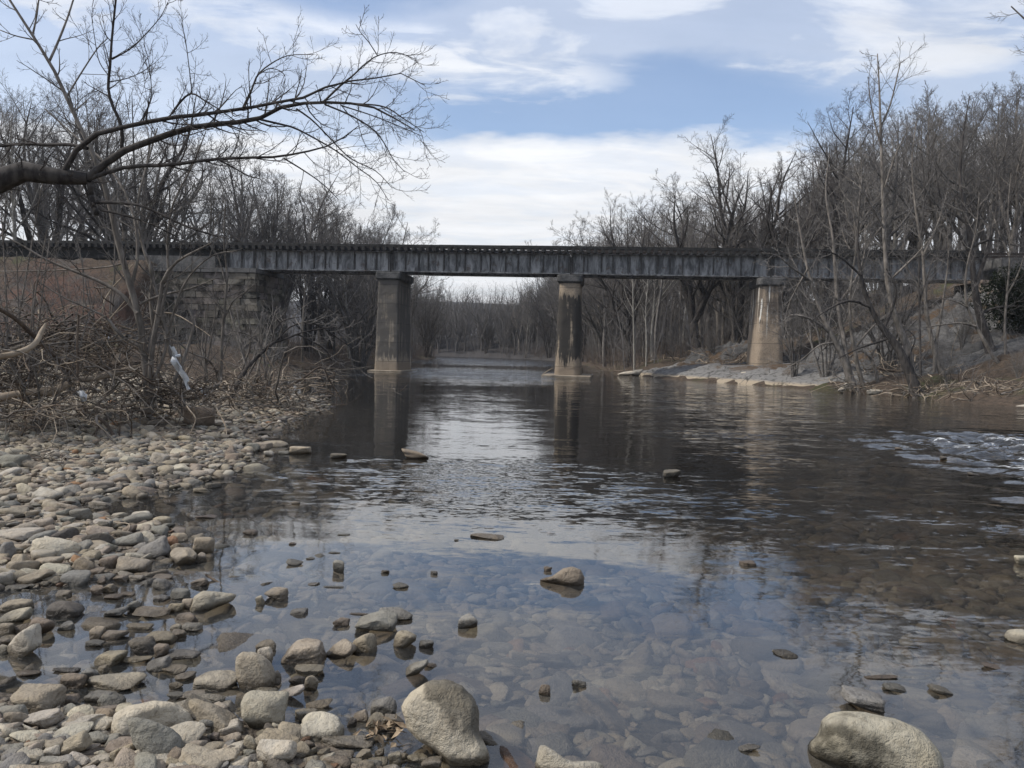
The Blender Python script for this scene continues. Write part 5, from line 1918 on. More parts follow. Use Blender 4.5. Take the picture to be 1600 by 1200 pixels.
    scrap('tiny white litter speck on the root tangle', [(164, 521), (166, 527), (170, 529), (170, 524)], 15.0, 5)

    # flood wrack: tangles of roots and sticks too many to count
    def wrack(name, label, spots, seed, mats):
        rng = np.random.default_rng(seed)
        Ps, Rs = [], []
        for (px, py, D, n, rx, rz, ln, rad) in spots:
            c = at(px, py, D)
            for _ in range(int(n * 0.75)):
                s = c + np.array([rng.normal(0, rx), rng.normal(0, rx * 0.7), rng.normal(0, rz)])
                s[2] = max(s[2], tz(s[0], s[1]) + 0.02)
                d = rng.normal(size=3)
                d[2] *= 0.45
                d = d / np.linalg.norm(d)
                L = ln * rng.lognormal(0, 0.5)
                P = [s]
                for j in range(7):
                    P.append(P[-1] + d * L / 7)
                    d = d + rng.normal(0, 0.32, 3)
                    d[2] -= 0.05
                    d /= np.linalg.norm(d)
                P = np.array(P)
                P[:, 2] = np.maximum(P[:, 2], terrain(P[:, 0], P[:, 1]) + 0.01)
                Ps.append(P)
                Rs.append(0.8 * rad * rng.lognormal(0, 0.5) * np.linspace(1.2, 0.4, 8))
        V, Fc = tubes(np.array(Ps), np.array(Rs), 5)
        idx = np.repeat(rng.integers(0, len(mats), len(Ps)), len(Fc) // len(Ps))
        o = link(name, mesh(name, V, Fc, None, True, None, [MAT[m] for m in mats], idx))
        kind(o, 'stuff')
        o['label'] = label
    wrack('flood_wrack', 'dark tangle of roots, sticks and flood debris on the gravel bar', [
        (105, 530, 14.5, 420, 0.55, 0.28, 0.8, 0.011), (40, 570, 12.5, 230, 0.75, 0.22, 1.0, 0.009), (180, 560, 15, 130, 0.35, 0.35, 0.7, 0.010),
        (235, 610, 14.2, 170, 0.3, 0.25, 0.7, 0.010), (280, 615, 14.6, 150, 0.5, 0.12, 0.8, 0.008), (340, 612, 17, 120, 0.7, 0.10, 0.8, 0.008), (395, 610, 20, 320, 0.9, 0.16, 0.9, 0.010),
        (430, 640, 18.5, 160, 0.45, 0.12, 0.6, 0.010), (60, 640, 11.6, 110, 0.7, 0.08, 0.8, 0.007), (20, 650, 10.8, 60, 0.5, 0.1, 0.7, 0.006), (95, 575, 13, 160, 0.5, 0.25, 0.9, 0.008),
        (440, 590, 27, 260, 1.3, 0.3, 1.1, 0.011), (150, 640, 12.6, 70, 0.4, 0.1, 0.7, 0.006), (82, 725, 9.5, 60, 0.12, 0.08, 0.3, 0.005), (-130, 590, 12, 260, 0.9, 0.3, 1.0, 0.010), (-300, 590, 13, 220, 1.0, 0.3, 1.0, 0.010)], 3,
        ['drift_dark', 'bark_grey', 'bark_grey', 'drift', 'drift_dark'])
    wrack('flood_wrack', 'roots and fallen twigs along the leafy bank under the leaning trees', [
        (1435, 617, 36, 120, 0.6, 0.2, 1.2, 0.018), (1500, 620, 35, 160, 1.2, 0.2, 1.0, 0.014), (1560, 628, 33, 160, 0.9, 0.2, 0.9, 0.012), (1340, 605, 38, 80, 0.5, 0.15, 0.9, 0.016),
        (1400, 580, 42, 160, 1.6, 0.3, 1.6, 0.016), (1150, 570, 58, 160, 2.2, 0.5, 1.8, 0.02), (1020, 580, 66, 120, 2.2, 0.4, 1.6, 0.02)], 4, ['drift_dark', 'bark_grey', 'drift'])


driftwood()

# ------------------------------------------------------------------ stones
PAL = {'tan': (0.295, 0.25, 0.195), 'grey': (0.22, 0.207, 0.185), 'pale': (0.385, 0.345, 0.285), 'brown': (0.21, 0.168, 0.132), 'dark': (0.115, 0.10, 0.085), 'orange': (0.26, 0.15, 0.085)}
PALN = list(PAL)
PALW = np.array([0.38, 0.22, 0.20, 0.10, 0.09, 0.01])

# px, py, width, height, tilt, colour, landmark phrase
A4 = lambda z, ox, oy: [(ox + q[0] / 4, oy + q[1] / 4, q[2] / 4, q[3] / 4) + tuple(q[4:]) for q in z]
HAND = []
HAND += A4([
    (210, 30, 220, 80, 15, 'tan'), (490, 25, 180, 90, 0, 'grey'), (110, 80, 150, 35, 0, 'grey'), (335, 30, 120, 50, 0, 'tan'), (640, 20, 140, 50, 0, 'grey'), (755, 20, 100, 45, 0, 'tan'), (850, 20, 110, 45, 0, 'pale'), (1020, 15, 130, 35, 0, 'tan'),
    (400, 120, 100, 50, 0, 'tan'), (610, 100, 80, 60, 0, 'brown'), (690, 85, 80, 55, 0, 'tan'), (712, 135, 120, 45, 0, 'brown'), (800, 118, 100, 30, 0, 'brown'), (1010, 65, 110, 60, -10, 'grey'), (1010, 145, 100, 45, 8, 'grey'),
    (1125, 125, 130, 65, 0, 'grey'), (1250, 45, 120, 50, 15, 'tan'), (90, 190, 190, 90, 0, 'tan'), (420, 220, 210, 110, 0, 'dark', 'black wet rock in the pool'),
    (110, 260, 190, 90, 10, 'pale'), (270, 320, 170, 110, 0, 'brown', 'round purple-brown rock'), (40, 345, 100, 80, 0, 'tan'), (145, 335, 100, 70, 0, 'brown'), (420, 330, 120, 60, 10, 'grey'), (840, 195, 100, 80, 10, 'grey'), (725, 240, 150, 55, 8, 'grey'),
    (945, 245, 230, 60, 0, 'tan'), (1095, 205, 110, 60, 0, 'tan'), (1180, 185, 80, 65, 0, 'tan'), (1170, 275, 150, 75, 0, 'brown'), (1100, 330, 70, 50, 10, 'pale'), (1205, 335, 130, 50, 0, 'grey'), (1115, 370, 90, 50, 0, 'tan'), (870, 325, 170, 35, 0, 'tan'),
    (150, 445, 220, 150, 35, 'pale', 'tilted pale slab at the pool'), (30, 425, 100, 50, 0, 'tan'), (25, 470, 60, 60, 0, 'pale'), (600, 370, 100, 80, 0, 'tan'), (725, 380, 150, 70, 0, 'tan'), (600, 425, 110, 45, 0, 'grey'),
    (905, 455, 190, 100, 0, 'dark', 'dark hollow-sided rock'), (1000, 400, 190, 80, -5, 'tan'), (1015, 480, 105, 90, 10, 'brown'), (1150, 510, 220, 70, 0, 'grey'), (680, 530, 190, 95, 0, 'tan', 'two-tone domed stone in the pool'), (865, 535, 180, 45, 0, 'tan'), (985, 572, 165, 80, 18, 'grey'),
    (650, 585, 75, 45, 10, 'tan'), (570, 625, 100, 70, 0, 'grey'), (170, 615, 160, 35, 0, 'brown'), (400, 595, 190, 36, 0, 'dark'), (470, 660, 150, 100, 0, 'brown'), (700, 690, 380, 95, 4, 'pale', 'long loaf-shaped stone'), (620, 765, 190, 85, 0, 'grey'),
    (1090, 605, 160, 50, 0, 'tan'), (1150, 640, 130, 50, 0, 'tan'), (1355, 680, 290, 100, 0, 'pale', 'flat-topped oval stone'), (1110, 692, 90, 50, 0, 'tan'), (225, 800, 310, 170, 0, 'tan', 'broad tan boulder at the mossy pool'), (445, 780, 140, 60, 0, 'brown'),
    (475, 860, 110, 60, 0, 'tan'), (115, 905, 135, 130, 0, 'tan'), (275, 910, 250, 115, 12, 'pale'), (690, 835, 150, 45, 0, 'tan'), (1205, 835, 310, 110, -5, 'pale'), (1320, 780, 190, 45, -8, 'pale'), (1415, 830, 130, 65, 0, 'pale'),
    (1205, 755, 160, 60, 0, 'pale'), (1100, 760, 110, 50, 0, 'grey'), (790, 950, 140, 150, -20, 'grey'), (630, 940, 210, 100, 0, 'pale'), (450, 1000, 240, 110, 12, 'pale'), (155, 1015, 200, 75, -8, 'pale'), (275, 985, 80, 60, 0, 'tan'), (285, 1030, 80, 80, 35, 'grey'),
    (460, 1075, 190, 120, 25, 'tan'), (90, 1085, 180, 55, 0, 'grey'), (185, 1140, 165, 85, -8, 'pale'), (60, 1150, 130, 90, 0, 'grey'), (335, 1110, 110, 80, 20, 'pale'), (335, 1165, 170, 60, 0, 'grey'), (495, 1160, 150, 90, 0, 'pale'), (620, 1165, 180, 60, 10, 'pale'),
    (725, 1140, 65, 100, 0, 'tan'), (610, 1020, 190, 80, 0, 'grey'), (760, 1080, 250, 95, 5, 'brown'), (850, 1130, 110, 90, 25, 'pale'), (625, 1115, 80, 50, 0, 'pale'), (575, 1080, 90, 40, 0, 'tan'), (980, 1170, 180, 80, 0, 'pale'),
    (1450, 965, 190, 110, 0, 'pale'), (1450, 1025, 120, 75, 0, 'tan'), (1340, 1015, 65, 60, 0, 'brown'), (1215, 1070, 150, 70, 15, 'tan'), (1325, 1090, 170, 80, 0, 'tan'), (1210, 1115, 110, 55, 0, 'tan'), (1565, 1065, 80, 110, 0, 'tan'), (1500, 1140, 80, 35, 0, 'grey'),
], 0, 900)
HAND += A4([
    (125, 125, 145, 80, 0, 'tan'), (20, 160, 60, 60, 20, 'pale'), (270, 230, 110, 50, 0, 'grey'), (360, 57, 75, 22, 0, 'grey'), (480, 70, 140, 12, 0, 'grey'), (900, 62, 110, 35, 0, 'grey'), (865, 250, 240, 85, -5, 'grey'),
    (755, 305, 265, 125, 0, 'grey', 'dark rounded rock with pale blotches'), (535, 295, 105, 55, 10, 'brown'), (640, 245, 120, 15, 0, 'brown'), (1325, 290, 125, 85, 0, 'grey', 'lone faceted stone in clear water'), (925, 410, 150, 105, 0, 'tan'), (1065, 430, 95, 55, 0, 'grey'),
    (685, 425, 165, 125, 0, 'tan'), (525, 480, 210, 105, 20, 'tan'), (290, 490, 290, 145, 8, 'tan', 'knobbly tan stone in the shallows'), (65, 450, 140, 65, 8, 'tan'), (60, 520, 100, 110, 0, 'pale'), (110, 645, 100, 75, 0, 'tan'), (335, 605, 200, 70, 0, 'pale'),
    (255, 670, 105, 65, 0, 'dark'), (345, 680, 85, 100, -10, 'tan'), (60, 740, 150, 50, -8, 'pale'), (215, 765, 220, 60, 18, 'pale'), (1000, 605, 165, 75, 20, 'grey'), (1090, 570, 80, 25, -10, 'brown'), (395, 820, 180, 55, 5, 'tan'),
    (305, 885, 150, 80, 0, 'pale'), (415, 970, 310, 180, 0, 'pale', 'pale cobble with a dark wet foot'), (800, 830, 160, 105, 0, 'grey', 'smooth grey stone beside the wedge boulder'), (660, 895, 110, 80, 0, 'tan'), (750, 920, 140, 80, 0, 'tan'), (860, 920, 130, 80, 0, 'tan'),
    (600, 930, 65, 60, 0, 'dark'), (45, 1040, 140, 70, 0, 'pale'), (130, 1110, 260, 210, 0, 'pale', 'big smooth pale cobble'), (330, 1070, 90, 65, 0, 'brown'), (570, 1060, 340, 70, -2, 'pale', 'long flat pale stone'), (420, 1110, 100, 45, 8, 'tan'),
    (330, 1165, 120, 70, 15, 'pale'), (430, 1160, 130, 50, 30, 'pale'), (545, 1135, 130, 60, 0, 'tan'), (600, 1180, 130, 50, 0, 'pale'), (675, 1135, 110, 70, 10, 'pale'), (770, 1120, 60, 50, 0, 'tan'), (870, 1145, 90, 80, 0, 'pale'), (760, 1175, 140, 60, 0, 'pale'),
    (925, 1140, 60, 45, 0, 'tan'), (1010, 1150, 140, 55, 0, 'pale'), (1095, 1175, 140, 70, 0, 'pale'),
], 400, 900)
HAND += [(398, 1050, 58, 62, 12, 'tan', 'upright egg-shaped boulder'), (412, 1119, 76, 60, 0, 'pale', 'domed pale boulder with a dripping wet edge')]
HAND += A4([(200, 725, 80, 65, 0, 'brown'), (420, 680, 90, 45, -15, 'grey'), (1480, 1085, 140, 40, 8, 'grey')], 800, 900)
HAND += A4([(785, 705, 140, 50, -10, 'grey'), (1085, 735, 150, 50, -8, 'grey'), (700, 640, 230, 28, 0, 'brown'), (110, 500, 140, 45, 0, 'dark'), (1560, 395, 150, 75, 8, 'pale'), (1390, 570, 130, 30, -8, 'brown'), (40, 475, 30, 20, 0, 'tan')], 1200, 900)
HAND += [(1352, 1100, 76, 30, -11, 'grey', 'flat dark stone just behind the mossy boulder'), (1597, 877, 20, 14, 0, 'pale'), (1355, 828, 11, 5, 0, 'dark'), (1050, 741, 30, 12, 10, 'dark', 'small pointed rock parting the current in mid river'), (1404, 702, 12, 5, 0, 'brown'), (1520, 742, 16, 6, 0, 'dark'), (1475, 716, 12, 6, 0, 'dark'), (1168, 881, 26, 9, 0, 'brown'),
         (855, 890, 15, 7, 0, 'brown'), (530, 714, 27, 9, 0, 'dark'), (648, 711, 46, 14, -8, 'brown', 'long low rock breaking the pier reflection'), (760, 839, 56, 9, 0, 'tan', 'flat tan stone alone on still water'), (530, 887, 20, 19, 0, 'grey'), (461, 880, 28, 9, -6, 'grey'),
         (523, 864, 20, 3, 0, 'grey'), (485, 873, 13, 4, 0, 'grey'), (602, 894, 13, 6, 0, 'brown'), (678, 896, 12, 6, 0, 'grey'), (713, 844, 8, 3, 0, 'grey'), (470, 704, 34, 14, 0, 'tan'), (428, 695, 46, 10, 0, 'tan'), (410, 700, 32, 14, 0, 'tan'), (420, 710, 16, 9, 0, 'pale'), (445, 708, 18, 7, 0, 'grey'),
         (462, 786, 15, 5, 0, 'tan'), (457, 851, 12, 5, 0, 'brown'), (390, 833, 24, 10, -3, 'brown'), (537, 837, 20, 3, 0, 'grey')]
HAND += A4([
    (85, 480, 190, 85, 0, 'grey', 'low grey boulder on the cobble bar'), (805, 575, 180, 75, 0, 'tan', 'domed tan stone at the water edge'), (1130, 535, 150, 65, -5, 'pale', 'angular whitish stone at the water edge'), (1125, 430, 120, 45, 0, 'pale'), (60, 950, 330, 100, 0, 'pale', 'broad pale rock at the end of the bar'),
    (340, 1040, 280, 130, -8, 'pale', 'flat slab with a zigzag crack'), (40, 1050, 110, 120, 0, 'grey'), (310, 1130, 190, 90, 8, 'tan'), (510, 1145, 150, 120, 0, 'brown', 'blocky brown stone at the pool edge'), (130, 1110, 100, 85, 0, 'tan'), (565, 1080, 120, 75, 0, 'tan'), (690, 1120, 110, 85, 10, 'brown'),
    (820, 1155, 220, 100, -6, 'tan'), (955, 1050, 190, 115, 25, 'grey', 'steep grey wedge stone'), (1065, 1000, 100, 90, 0, 'orange', 'rusty orange stone'), (1265, 1025, 160, 120, 0, 'tan', 'round-shouldered tan stone at the pool mouth'), (1140, 1095, 180, 105, 0, 'tan'), (1125, 965, 110, 55, -8, 'tan'), (1255, 1085, 75, 60, 0, 'tan'),
    (945, 880, 120, 65, 0, 'tan'), (1020, 865, 110, 65, 0, 'tan'), (875, 830, 130, 60, 0, 'pale'), (755, 830, 100, 45, 10, 'pale'), (800, 985, 170, 80, 12, 'grey'), (620, 980, 160, 100, 15, 'dark', 'dark angular stone in a gap of the bar'), (805, 910, 90, 60, 0, 'brown'), (510, 820, 130, 80, 6, 'grey'),
    (425, 860, 80, 55, 0, 'grey'), (255, 880, 180, 75, 6, 'tan'), (440, 905, 130, 60, 0, 'pale'), (290, 700, 160, 85, -18, 'pale', 'sharp-edged whitish block'), (610, 640, 190, 75, -4, 'tan'), (565, 670, 70, 50, 0, 'pale'), (850, 620, 100, 45, -10, 'tan'), (825, 660, 80, 45, 0, 'tan'), (1030, 650, 65, 50, 0, 'tan'),
    (1260, 670, 110, 33, 0, 'tan'), (790, 480, 90, 60, -10, 'pale'), (380, 595, 65, 50, 0, 'tan'), (130, 610, 110, 60, 0, 'tan'), (35, 685, 80, 70, 0, 'tan'), (180, 730, 130, 50, 0, 'tan'), (55, 755, 120, 55, 0, 'grey'), (1330, 640, 100, 40, 0, 'dark'), (1290, 840, 120, 30, 0, 'brown'),
    (1580, 400, 80, 55, 0, 'grey'), (920, 285, 110, 60, -8, 'grey', 'slanted grey rock high on the bar'), (1250, 210, 200, 130, -4, 'brown', 'big brown stone among the flood wrack'), (820, 270, 90, 50, 0, 'grey'), (30, 345, 70, 60, 0, 'grey'), (330, 390, 90, 45, 0, 'tan'), (470, 240, 80, 45, 0, 'grey'), (990, 470, 110, 70, -20, 'pale'), (720, 520, 90, 45, 8, 'tan'),
    (1340, 515, 90, 30, 0, 'pale'), (970, 440, 80, 40, 0, 'tan'), (250, 270, 90, 35, 0, 'grey'), (60, 270, 90, 35, 0, 'tan')], 0, 600)

# outlines of the boulders that carry the picture: px outline, distance factor, colour, label
BOULDERS = [
    ([(627, 1104), (640, 1085), (668, 1067), (694, 1064), (722, 1075), (741, 1095), (748, 1118), (747, 1142), (757, 1160), (768, 1177), (762, 1190), (735, 1197), (706, 1192), (682, 1170), (655, 1155), (638, 1138)], 'pale', 0.80,
     'large wedge-shaped pale boulder with a dark flank, standing in the shallows', 'large wedge-shaped boulder'),
    ([(1283, 1168), (1288, 1145), (1300, 1131), (1325, 1123), (1355, 1119), (1395, 1118), (1428, 1128), (1450, 1150), (1462, 1172), (1458, 1195), (1440, 1215), (1330, 1215), (1275, 1200), (1267, 1186)], 'pale', 0.75,
     'big rounded pale boulder with a dark mossy foot, alone in the shallows', 'mossy rounded boulder'),
    ([(181, 1126), (186, 1108), (205, 1099), (240, 1096), (268, 1103), (294, 1120), (304, 1140), (300, 1152), (278, 1152), (240, 1155), (205, 1157), (184, 1145)], 'pale', 0.75,
     'long pale boulder lying behind the blunt cracked boulder', 'long pale boulder'),
    ([(202, 1121), (212, 1118), (238, 1127), (268, 1143), (282, 1160), (284, 1180), (272, 1193), (248, 1188), (226, 1178), (212, 1158)], 'grey', 0.7,
     'blunt grey boulder with a jagged crack across its nose', 'blunt cracked boulder'),
    ([(836, 1200), (842, 1172), (853, 1167), (868, 1183), (895, 1190), (925, 1187), (938, 1189), (950, 1205), (945, 1225), (860, 1225)], 'pale', 0.6,
     'horned whitish rock poking up at the deep edge of the shallows', 'horned whitish rock'),
    ([(838, 908), (862, 901), (880, 888), (895, 884), (908, 889), (914, 900), (912, 914), (896, 917), (868, 913)], 'brown', 0.6,
     'pointed brown rock standing alone in the river', 'pointed brown rock'),
    ([(297, 957), (305, 930), (318, 922), (345, 926), (369, 932), (362, 942), (340, 949), (320, 957)], 'pale', 0.7,
     'wedge-topped pale rock with a rough dark side', 'wedge-topped pale rock'),
]


def hull_boulder(outline, D, depth_k, rng, sub=4, p=16.0):
    """Rounded solid whose outline, seen square on, is the given polygon (pixels at distance D); returns verts, faces, base."""
    o = np.array(outline, float)
    c = (o.min(0) + o.max(0)) / 2
    ctr_ray = ray(*c)
    s = D / (ctr_ray @ _f) / F_PX * np.linalg.norm(ctr_ray) * 0 + D / F_PX
    q = (o - c) * s * np.array([1, -1])
    if ((q[:, 0] * np.roll(q[:, 1], -1) - np.roll(q[:, 0], -1) * q[:, 1]).sum()) < 0:
        q = q[::-1]
    R = np.abs(q).max()
    V, Fc = ico(sub)
    # radial function of the outline
    ang = np.arctan2(V[:, 1], V[:, 0])
    aa = np.linspace(-np.pi, np.pi, 181)
    rad = np.empty(181)
    for i, a in enumerate(aa):
        d = np.array([math.cos(a), math.sin(a)])
        best = 0
        for k in range(len(q)):
            p0, p1 = q[k], q[(k + 1) % len(q)]
            e = p1 - p0
            den = d[0] * e[1] - d[1] * e[0]
            if abs(den) < 1e-12:
                continue
            t = (p0[0] * e[1] - p0[1] * e[0]) / den
            u = (p0[0] * d[1] - p0[1] * d[0]) / den
            if t > 0 and -1e-6 <= u <= 1 + 1e-6:
                best = max(best, t)
        rad[i] = best
    rad[-1] = rad[0]
    ker = np.array([1, 2, 3, 2, 1.0])
    ext = np.concatenate([rad[-6:-1], rad, rad[1:6]])
    rad = np.convolve(ext, ker / ker.sum(), 'same')[5:-5]
    r = np.interp(ang, aa, rad)
    dz = R * depth_k
    cz = V[:, 2]
    # facets facing the viewer
    N = norm(np.column_stack([rng.normal(0, 0.6, (9, 2)), rng.uniform(0.6, 1.2, 9) * np.where(np.arange(9) < 6, 1, -1)]))
    dd = rng.uniform(0.72, 1.0, 9)
    pr = (np.maximum(V @ N.T, 0) / dd)
    k = ((pr ** 10).sum(1) + 1.0) ** (-0.1)
    rho = np.sqrt(np.maximum(1 - cz ** 2, 0))
    prof = np.maximum(rho, 1e-6) ** 0.75
    X = np.column_stack([np.cos(ang) * r * prof, np.sin(ang) * r * prof, np.sign(cz) * np.abs(cz) ** 0.85 * dz * k])
    X *= (1 + 0.035 * fbm(X / R * 2.5 + rng.uniform(0, 50), 4) + 0.012 * fbm(X / R * 9 + 7, 3))[:, None]
    return X, Fc, c, R, dz


def brief(t):
    for w in (' with ', ' beside ', ' in ', ' on ', ' at ', ' among ', ' parting ', ' breaking ', ' alone', ' just ', ' high ', ' standing '):
        if w in t:
            t = t.split(w)[0] if len(t.split(w)[0].split()) > 1 else t
    return t


def stones():
    rng = np.random.default_rng(314)
    rec = []       # (x, y, w, label-parts) of every stone thing
    lm = []
    occupied = []
    palv = lambda c: np.array(PAL[c]) * rng.uniform(0.85, 1.15) * np.array([1, rng.uniform(0.98, 1.015), rng.uniform(0.92, 1.02)])

    for (outline, colr, dk, label, short) in BOULDERS:
        o = np.array(outline, float)
        bot = o[:, 1].max()
        G = ground_at(o[:, 0].mean(), bot - 4, 0.0)
        D = G[1] + 0.03
        X, Fc, c, R, dz = hull_boulder(outline, D, dk, rng)
        ctr = at(c[0], c[1], D + dz * 0.45)
        view = norm(ray(*c))
        ux = norm(np.cross(view, np.array([0, 0, 1.0])))
        uy = np.cross(ux, view)
        W = ctr + (X[:, :1] * ux + X[:, 1:2] * uy - X[:, 2:3] * view) * (np.linalg.norm(ctr - CAM) / (D + 0.0)) * (D / np.linalg.norm(ctr - CAM)) * (np.dot(ctr - CAM, CF) / D)
        b = np.array([ctr[0], ctr[1], max(tz(ctr[0], ctr[1]), -0.1)])
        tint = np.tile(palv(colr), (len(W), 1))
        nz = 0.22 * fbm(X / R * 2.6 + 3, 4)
        if 'wedge-shaped' in label:         # darker tint over the upper right flank, ragged edge
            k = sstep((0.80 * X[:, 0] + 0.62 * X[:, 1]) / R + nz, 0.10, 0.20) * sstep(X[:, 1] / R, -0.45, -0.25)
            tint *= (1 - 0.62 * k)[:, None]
        if 'mossy' in label:                # moss and silt round the foot
            k = sstep((-0.25 * X[:, 0] - 1.0 * X[:, 1]) / R + 1.3 * nz, -0.22, 0.02)
            k = k * (0.45 + 0.45 * sstep(fbm(X / R * 6 + 11, 4), -0.3, 0.3))
            tint = tint * (1 - k)[:, None] + np.array([0.065, 0.058, 0.042]) * k[:, None]
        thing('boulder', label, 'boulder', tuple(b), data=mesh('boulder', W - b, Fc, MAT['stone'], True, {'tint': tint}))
        occupied.append((ctr[0], ctr[1], R * 1.0))
        lm.append((short, ctr[0], ctr[1]))

    pend = []

    def add(x, y, zb, a, bdep, c, tilt, colr, px_w, short=None, yaw=0.0, sunk=0.0, wet=False):
        pend.append(dict(x=x, y=y, z=zb, a=a, b=bdep, c=c, tilt=tilt, col=colr, pw=px_w, short=short, yaw=yaw, sunk=sunk, wet=wet))

    for q in HAND:
        px, py, w, h, tilt, colr = q[:6]
        short = q[6] if len(q) > 6 else None
        G = ground_at(px, py + 0.44 * h)
        Y = G[1]
        wm, hm = w * Y / F_PX, h * Y / F_PX
        dep = math.atan2(EYE, Y)
        b = min(0.40 * wm, 0.42 * hm / max(math.sin(dep), 1e-3))
        Hv = max((hm - 1.15 * b * math.sin(dep)) / math.cos(dep), 0.30 * hm, 0.008)
        tl = math.radians(tilt)
        Hf = Hv * 1.3
        a = wm / 2
        cx_ = G[0] * (Y + b * 0.9) / Y
        wet = tz(cx_, Y + b) < 0.0
        add(cx_, Y + b * 0.9, max(G[2], 0.0) + Hv - Hf / 2, a, b, Hf / 2, tl, colr, w, short, 0.0, 0.0, wet)
        occupied.append((cx_, Y + b * 0.9, max(a, b) * 0.9))

    # scatter: cobbles of the bar, the pool and the near shore
    sc = []

    def field(n, x0, x1, y0, y1, size, sd, fmax, keepf, flat=(0.22, 0.52)):
        x = rng.uniform(x0, x1, n)
        y = rng.uniform(y0, y1, n)
        z = terrain(x, y)
        s = size * rng.lognormal(0, sd, n)
        s = np.minimum(s, fmax)
        k = keepf(x, y, z) & (x / np.maximum(y, 0.1) < 0.70) & (x / np.maximum(y, 0.1) > -1.05)
        for i in np.where(k)[0]:
            sc.append((x[i], y[i], z[i], s[i], rng.uniform(*flat)))
    edge = lambda y: np.interp(y, YL, XLv)
    field(19000, -11.5, -2.0, 4.8, 13, 0.040, 0.58, 0.12, lambda x, y, z: x < edge(y) + 0.25)
    field(9000, -10, -2.0, 4.8, 11, 0.015, 0.4, 0.04, lambda x, y, z: x < edge(y) + 0.2)
    field(13000, -17, -3.0, 13, 26, 0.046, 0.6, 0.14, lambda x, y, z: x < edge(y) + 0.2)
    field(1100, -4.6, -0.2, 2.7, 5.3, 0.042, 0.45, 0.12, lambda x, y, z: x < edge(y) + 1.1)
    field(1300, -2.4, -0.15, 2.6, 3.35, 0.032, 0.5, 0.09, lambda x, y, z: x < edge(y) + 0.35)
    occ = np.array(occupied)
    keep = []
    for t in sc:
        d = np.hypot(occ[:, 0] - t[0], occ[:, 1] - t[1])
        if (d < occ[:, 2] * 0.85 + t[3] * 0.4).any() and t[3] > 0.02:
            continue
        keep.append(t)
    # the largest in view become things too, the rest one mass
    keep.sort(key=lambda t: -t[3] / t[1] * (1 if abs(t[0] / t[1]) < 0.64 else 0.01))
    n_more = max(0, 292 - len(HAND) - len(BOULDERS))
    for t in keep[:n_more]:
        c = PALN[rng.choice(6, p=PALW / PALW.sum())]
        hz = t[3] * t[4]
        ang_i = len(pend)
        add(t[0], t[1], t[2] + hz * 0.35, t[3], t[3] * rng.uniform(0.6, 0.85), hz, rng.normal(0, 0.2), c, 2 * t[3] / t[1] * F_PX, None, rng.uniform(-0.6, 0.6), 0, t[2] < -0.005)
    for d in pend[-n_more:]:
        d['ang'] = True
    rest = keep[n_more:]

    # labels
    for d in pend:
        if d['short']:
            lm.append((d['short'], d['x'], d['y']))
    lx = np.array([l[1] for l in lm])
    ly = np.array([l[2] for l in lm])
    COLN = {'tan': 'tan', 'grey': 'grey', 'pale': 'pale', 'brown': 'brown', 'dark': 'dark', 'orange': 'rusty'}
    rel = {}
    for d in pend:
        if d['short']:
            continue
        r = d['c'] / d['a']
        size = 'small' if d['a'] < 0.055 else ('fist-sized' if d['a'] < 0.085 else 'large')
        shape = 'flat' if r < 0.42 else ('rounded' if r < 0.8 else 'humped')
        where = 'half sunk' if d['wet'] else 'dry'
        dist = (lx - d['x']) ** 2 + (ly - d['y']) ** 2
        j = int(np.argmin(dist))
        dx, dy = d['x'] - lx[j], d['y'] - ly[j]
        if abs(dx) > abs(dy) * 1.2:
            side = 'riverward of' if dx > 0 else 'inland of'
        else:
            side = 'behind' if dy > 0 else 'in front of'
        key = (f"{where} {size} {COLN[d['col']]} {shape} stone", side, brief(lm[j][0]))
        rel.setdefault(key, []).append((dist[j], d))
    for (desc, side, name), L in rel.items():
        L.sort(key=lambda t: t[0])
        for i, (_, d) in enumerate(L):
            o_ = f", {ORD[i]} out" if len(L) > 1 else ''
            d['label'] = f"{desc} {side} the {name}{o_}"
    for d in pend:
        if d['short']:
            d['label'] = d['short'] if len(d['short'].split()) >= 5 else d['short'] + ' on the river shore'
        w = d['pw']
        sub = 4 if w > 55 else (3 if w > 16 else 2)
        if d['short'] and 'egg' in d['short']:
            X, Fc = rock_shape(rng, sub, 5, 3.2, 0.03, 1.4, 0.15)
        elif d.get('ang'):
            X, Fc = rock_shape(rng, sub, int(rng.integers(5, 10)), rng.uniform(12, 26), 0.06, 1.6, 0.42)
        else:
            X, Fc = rock_shape(rng, sub, int(rng.integers(7, 13)), rng.uniform(7, 16), 0.06, 1.6, 0.36)
        if sub >= 3:
            X = X * (1 + 0.018 * fbm(X * 5 + rng.uniform(0, 40), 3))[:, None]
        X = X * np.array([d['a'], d['b'], d['c']])
        # tilt keeps the visible extent of the stone
        X = X @ roty(-d['tilt']).T @ rotz(d['yaw']).T
        zmin = X[:, 2].min()
        lowest = max(d['z'] + zmin, d['z'] - d['c'] * 1.2)
        X[:, 2] -= zmin
        tint = np.tile(palv(d['col']), (len(X), 1))
        nm = 'boulder' if d['a'] > 0.16 else 'stone'
        thing(nm, d['label'], 'boulder' if nm == 'boulder' else 'stone', (d['x'], d['y'], lowest), group='river stones along the near shore',
              data=mesh(nm, X, Fc, MAT['stone'], True, {'tint': tint}))

